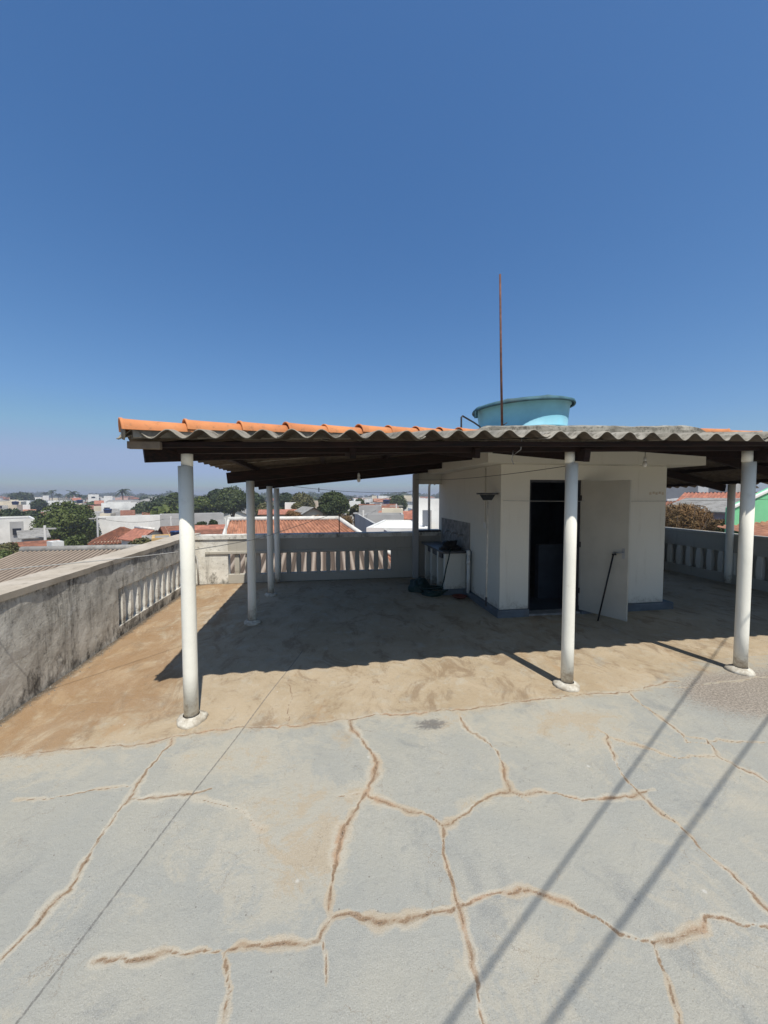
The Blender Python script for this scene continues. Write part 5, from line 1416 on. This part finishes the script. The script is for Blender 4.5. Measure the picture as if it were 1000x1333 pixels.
# distant woods closing the skyline
def woods(z, px0, px1, h0, n, mat, label, seed, lf):
    nr = np.random.RandomState(seed); bl = []
    for k in range(n):
        px = px0 + (px1 - px0) * (k + nr.rand()) / n; zz = z * (1 + .12 * nr.rand()); p = at(px, zz)
        r_ = h0 * (.55 + .5 * nr.rand()) * (1 + .35 * math.sin(px * .05) * math.sin(px * .017))
        bl.append((p[0], p[1], GZ + r_ * .9, r_, .8))
    o = crown_np('distant_woods', bl, n * 90, lf, mat, seed); tag(o, label, None, kind='stuff')
woods(560, -120, 600, 6.3, 150, M['leaf3'], 'dark band of far woods along the skyline', 91, 1.3)
woods(700, -120, 1150, 7.4, 170, M['leaf3'], 'farthest hazy woods along the skyline', 92, 1.6)
woods(380, 175, 460, 6.4, 40, M['leaf3'], 'woods beyond the town left of the round tree', 93, .9)
woods(420, 490, 600, 6.3, 18, M['leaf3'], 'woods above the white houses by the post', 94, .9)

# utility poles with wires along two streets, tanks on some roofs
def upole(px, z, top, label):
    p = at(px, z); h = hy(top, z) - GZ
    e = empty('utility_pole', (p[0], p[1], GZ), label, 'utility pole')
    MB().tube([(0, 0, -.2), (0, 0, h)], [.14, .09], 8).build('pole', M['w_grey'], e)
    MB().box(-.9, .9, -.05, .05, h - .35, h - .22).build('cross_arm', M['w_grey'], e)
    return Vector((p[0], p[1], GZ + h - .2))
UP = [upole(*a) for a in ((57, 33, 684, 'grey utility pole before the big round tree'), (126, 45, 672, 'utility pole at the right edge of the big round tree'), (222, 42, 672, 'utility pole left of the first column'), (473, 34, 664, 'utility pole beside the long grey boundary wall'),
      (496, 62, 655, 'thin utility pole between white houses left of the post'), (516, 52, 656, 'utility pole before the cream house left of the post'))]
for a_, b_, n_ in ((0, 1, 'street wire across the big round tree'), (1, 2, 'street wire between the round tree and first column'), (3, 4, 'street wire over the grey boundary wall')):
    o = MB().tube(sagline(UP[a_], UP[b_], .5, 14), .018, 5).build('street_wire', M['cable']); tag(o, n_, 'wire')
for i, (px, z, top, nm) in enumerate(((140, 70, 668, 'round blue tank on a roof above the long low white building'), (104, 92, 655, 'round blue tank on a roof beyond the right side of the round tree'), (20, 90, 657, 'round blue tank on a roof above the dark trees at left'), (503, 70, 656, 'round blue tank among the white houses left of the post'))):
    e = empty('roof_water_tank', at(px, z, hy(top, z)), nm, 'water tank')
    MB().lathe([(.55, 0), (.66, .62), (.70, .63), (.66, .74), (0, .86)], n=20, caps=False).build('tank_body', M['bluetank'], e)
    MB().box(-.9, .9, -.9, .9, GZ - hy(top, z), -.01).build('tower', M['w_cream'], e)
# ------------------------------------------------------------------ camera, light, sky
cam = bpy.data.objects.new('camera', bpy.data.cameras.new('camera')); COL.objects.link(cam)
cam.location = CAMP
cam.data.sensor_fit = 'HORIZONTAL'; cam.data.sensor_width = 36; cam.data.lens = 490 / 1000 * 36
cam.rotation_euler = (math.pi / 2 - math.atan(22.5 / 490), 0, -YAWC)
cam.data.clip_end = 8000; cam.data.clip_start = .05
SC.camera = cam
sd = bpy.data.lights.new('sun', 'SUN'); sd.energy = SUN_E; sd.angle = R(.53); sd.color = (1.0, .95, .87)
so = bpy.data.objects.new('sun', sd); COL.objects.link(so)
sv = Vector((math.cos(SUN_EL) * math.sin(R(SUN_AZ)), -math.cos(SUN_EL) * math.cos(R(SUN_AZ)), math.sin(SUN_EL)))   # towards the sun
so.rotation_euler = (-sv).to_track_quat('-Z', 'Y').to_euler(); so.location = (0, -8, 12)
w = bpy.data.worlds.new('World'); SC.world = w; w.use_nodes = True
nt = w.node_tree; bg = nt.nodes['Background']
sky = nt.nodes.new('ShaderNodeTexSky'); sky.sky_type = 'NISHITA'; sky.sun_disc = False
sky.sun_elevation = SUN_EL; sky.sun_rotation = math.atan2(sv.x, sv.y)
sky.altitude = SKY_ALT; sky.air_density = SKY_AIR; sky.dust_density = SKY_DUST; sky.ozone_density = SKY_OZ
sp = nt.nodes.new('ShaderNodeSeparateColor'); cb = nt.nodes.new('ShaderNodeCombineColor'); nt.links.new(sky.outputs[0], sp.inputs[0])
for i_, (k_, e_) in enumerate(SKY_GRADE):
    p_ = nt.nodes.new('ShaderNodeMath'); p_.operation = 'POWER'; p_.inputs[1].default_value = e_; nt.links.new(sp.outputs[i_], p_.inputs[0])
    q_ = nt.nodes.new('ShaderNodeMath'); q_.operation = 'MULTIPLY'; q_.inputs[1].default_value = k_; nt.links.new(p_.outputs[0], q_.inputs[0])
    m_ = nt.nodes.new('ShaderNodeMath'); m_.operation = 'MINIMUM'; m_.inputs[1].default_value = (2.2, 2.9, 4.3)[i_]; nt.links.new(q_.outputs[0], m_.inputs[0]); nt.links.new(m_.outputs[0], cb.inputs[i_])
nt.links.new(cb.outputs[0], bg.inputs[0]); bg.inputs[1].default_value = SKY_S
SC.view_settings.view_transform = 'Standard'; SC.view_settings.look = 'None'; SC.view_settings.exposure = EXPO; SC.view_settings.gamma = 1
SC.render.engine = 'CYCLES'
SC.cycles.max_bounces = 8; SC.cycles.diffuse_bounces = 2

if HAZE > 0:
    hm = bpy.data.materials.new('thin_haze'); hm.use_nodes = True; hn = hm.node_tree
    hn.nodes.remove(hn.nodes['Principled BSDF'])
    pv = hn.nodes.new('ShaderNodeVolumePrincipled'); pv.inputs['Density'].default_value = HAZE; pv.inputs['Color'].default_value = (.90, .92, 1.0, 1); pv.inputs['Anisotropy'].default_value = .2
    hn.links.new(pv.outputs[0], hn.nodes['Material Output'].inputs['Volume'])
    hz = MB().box(-900, 1400, -60, 1400, GZ - 1.5, 9.5).build('haze', hm); tag(hz, kind='stuff')
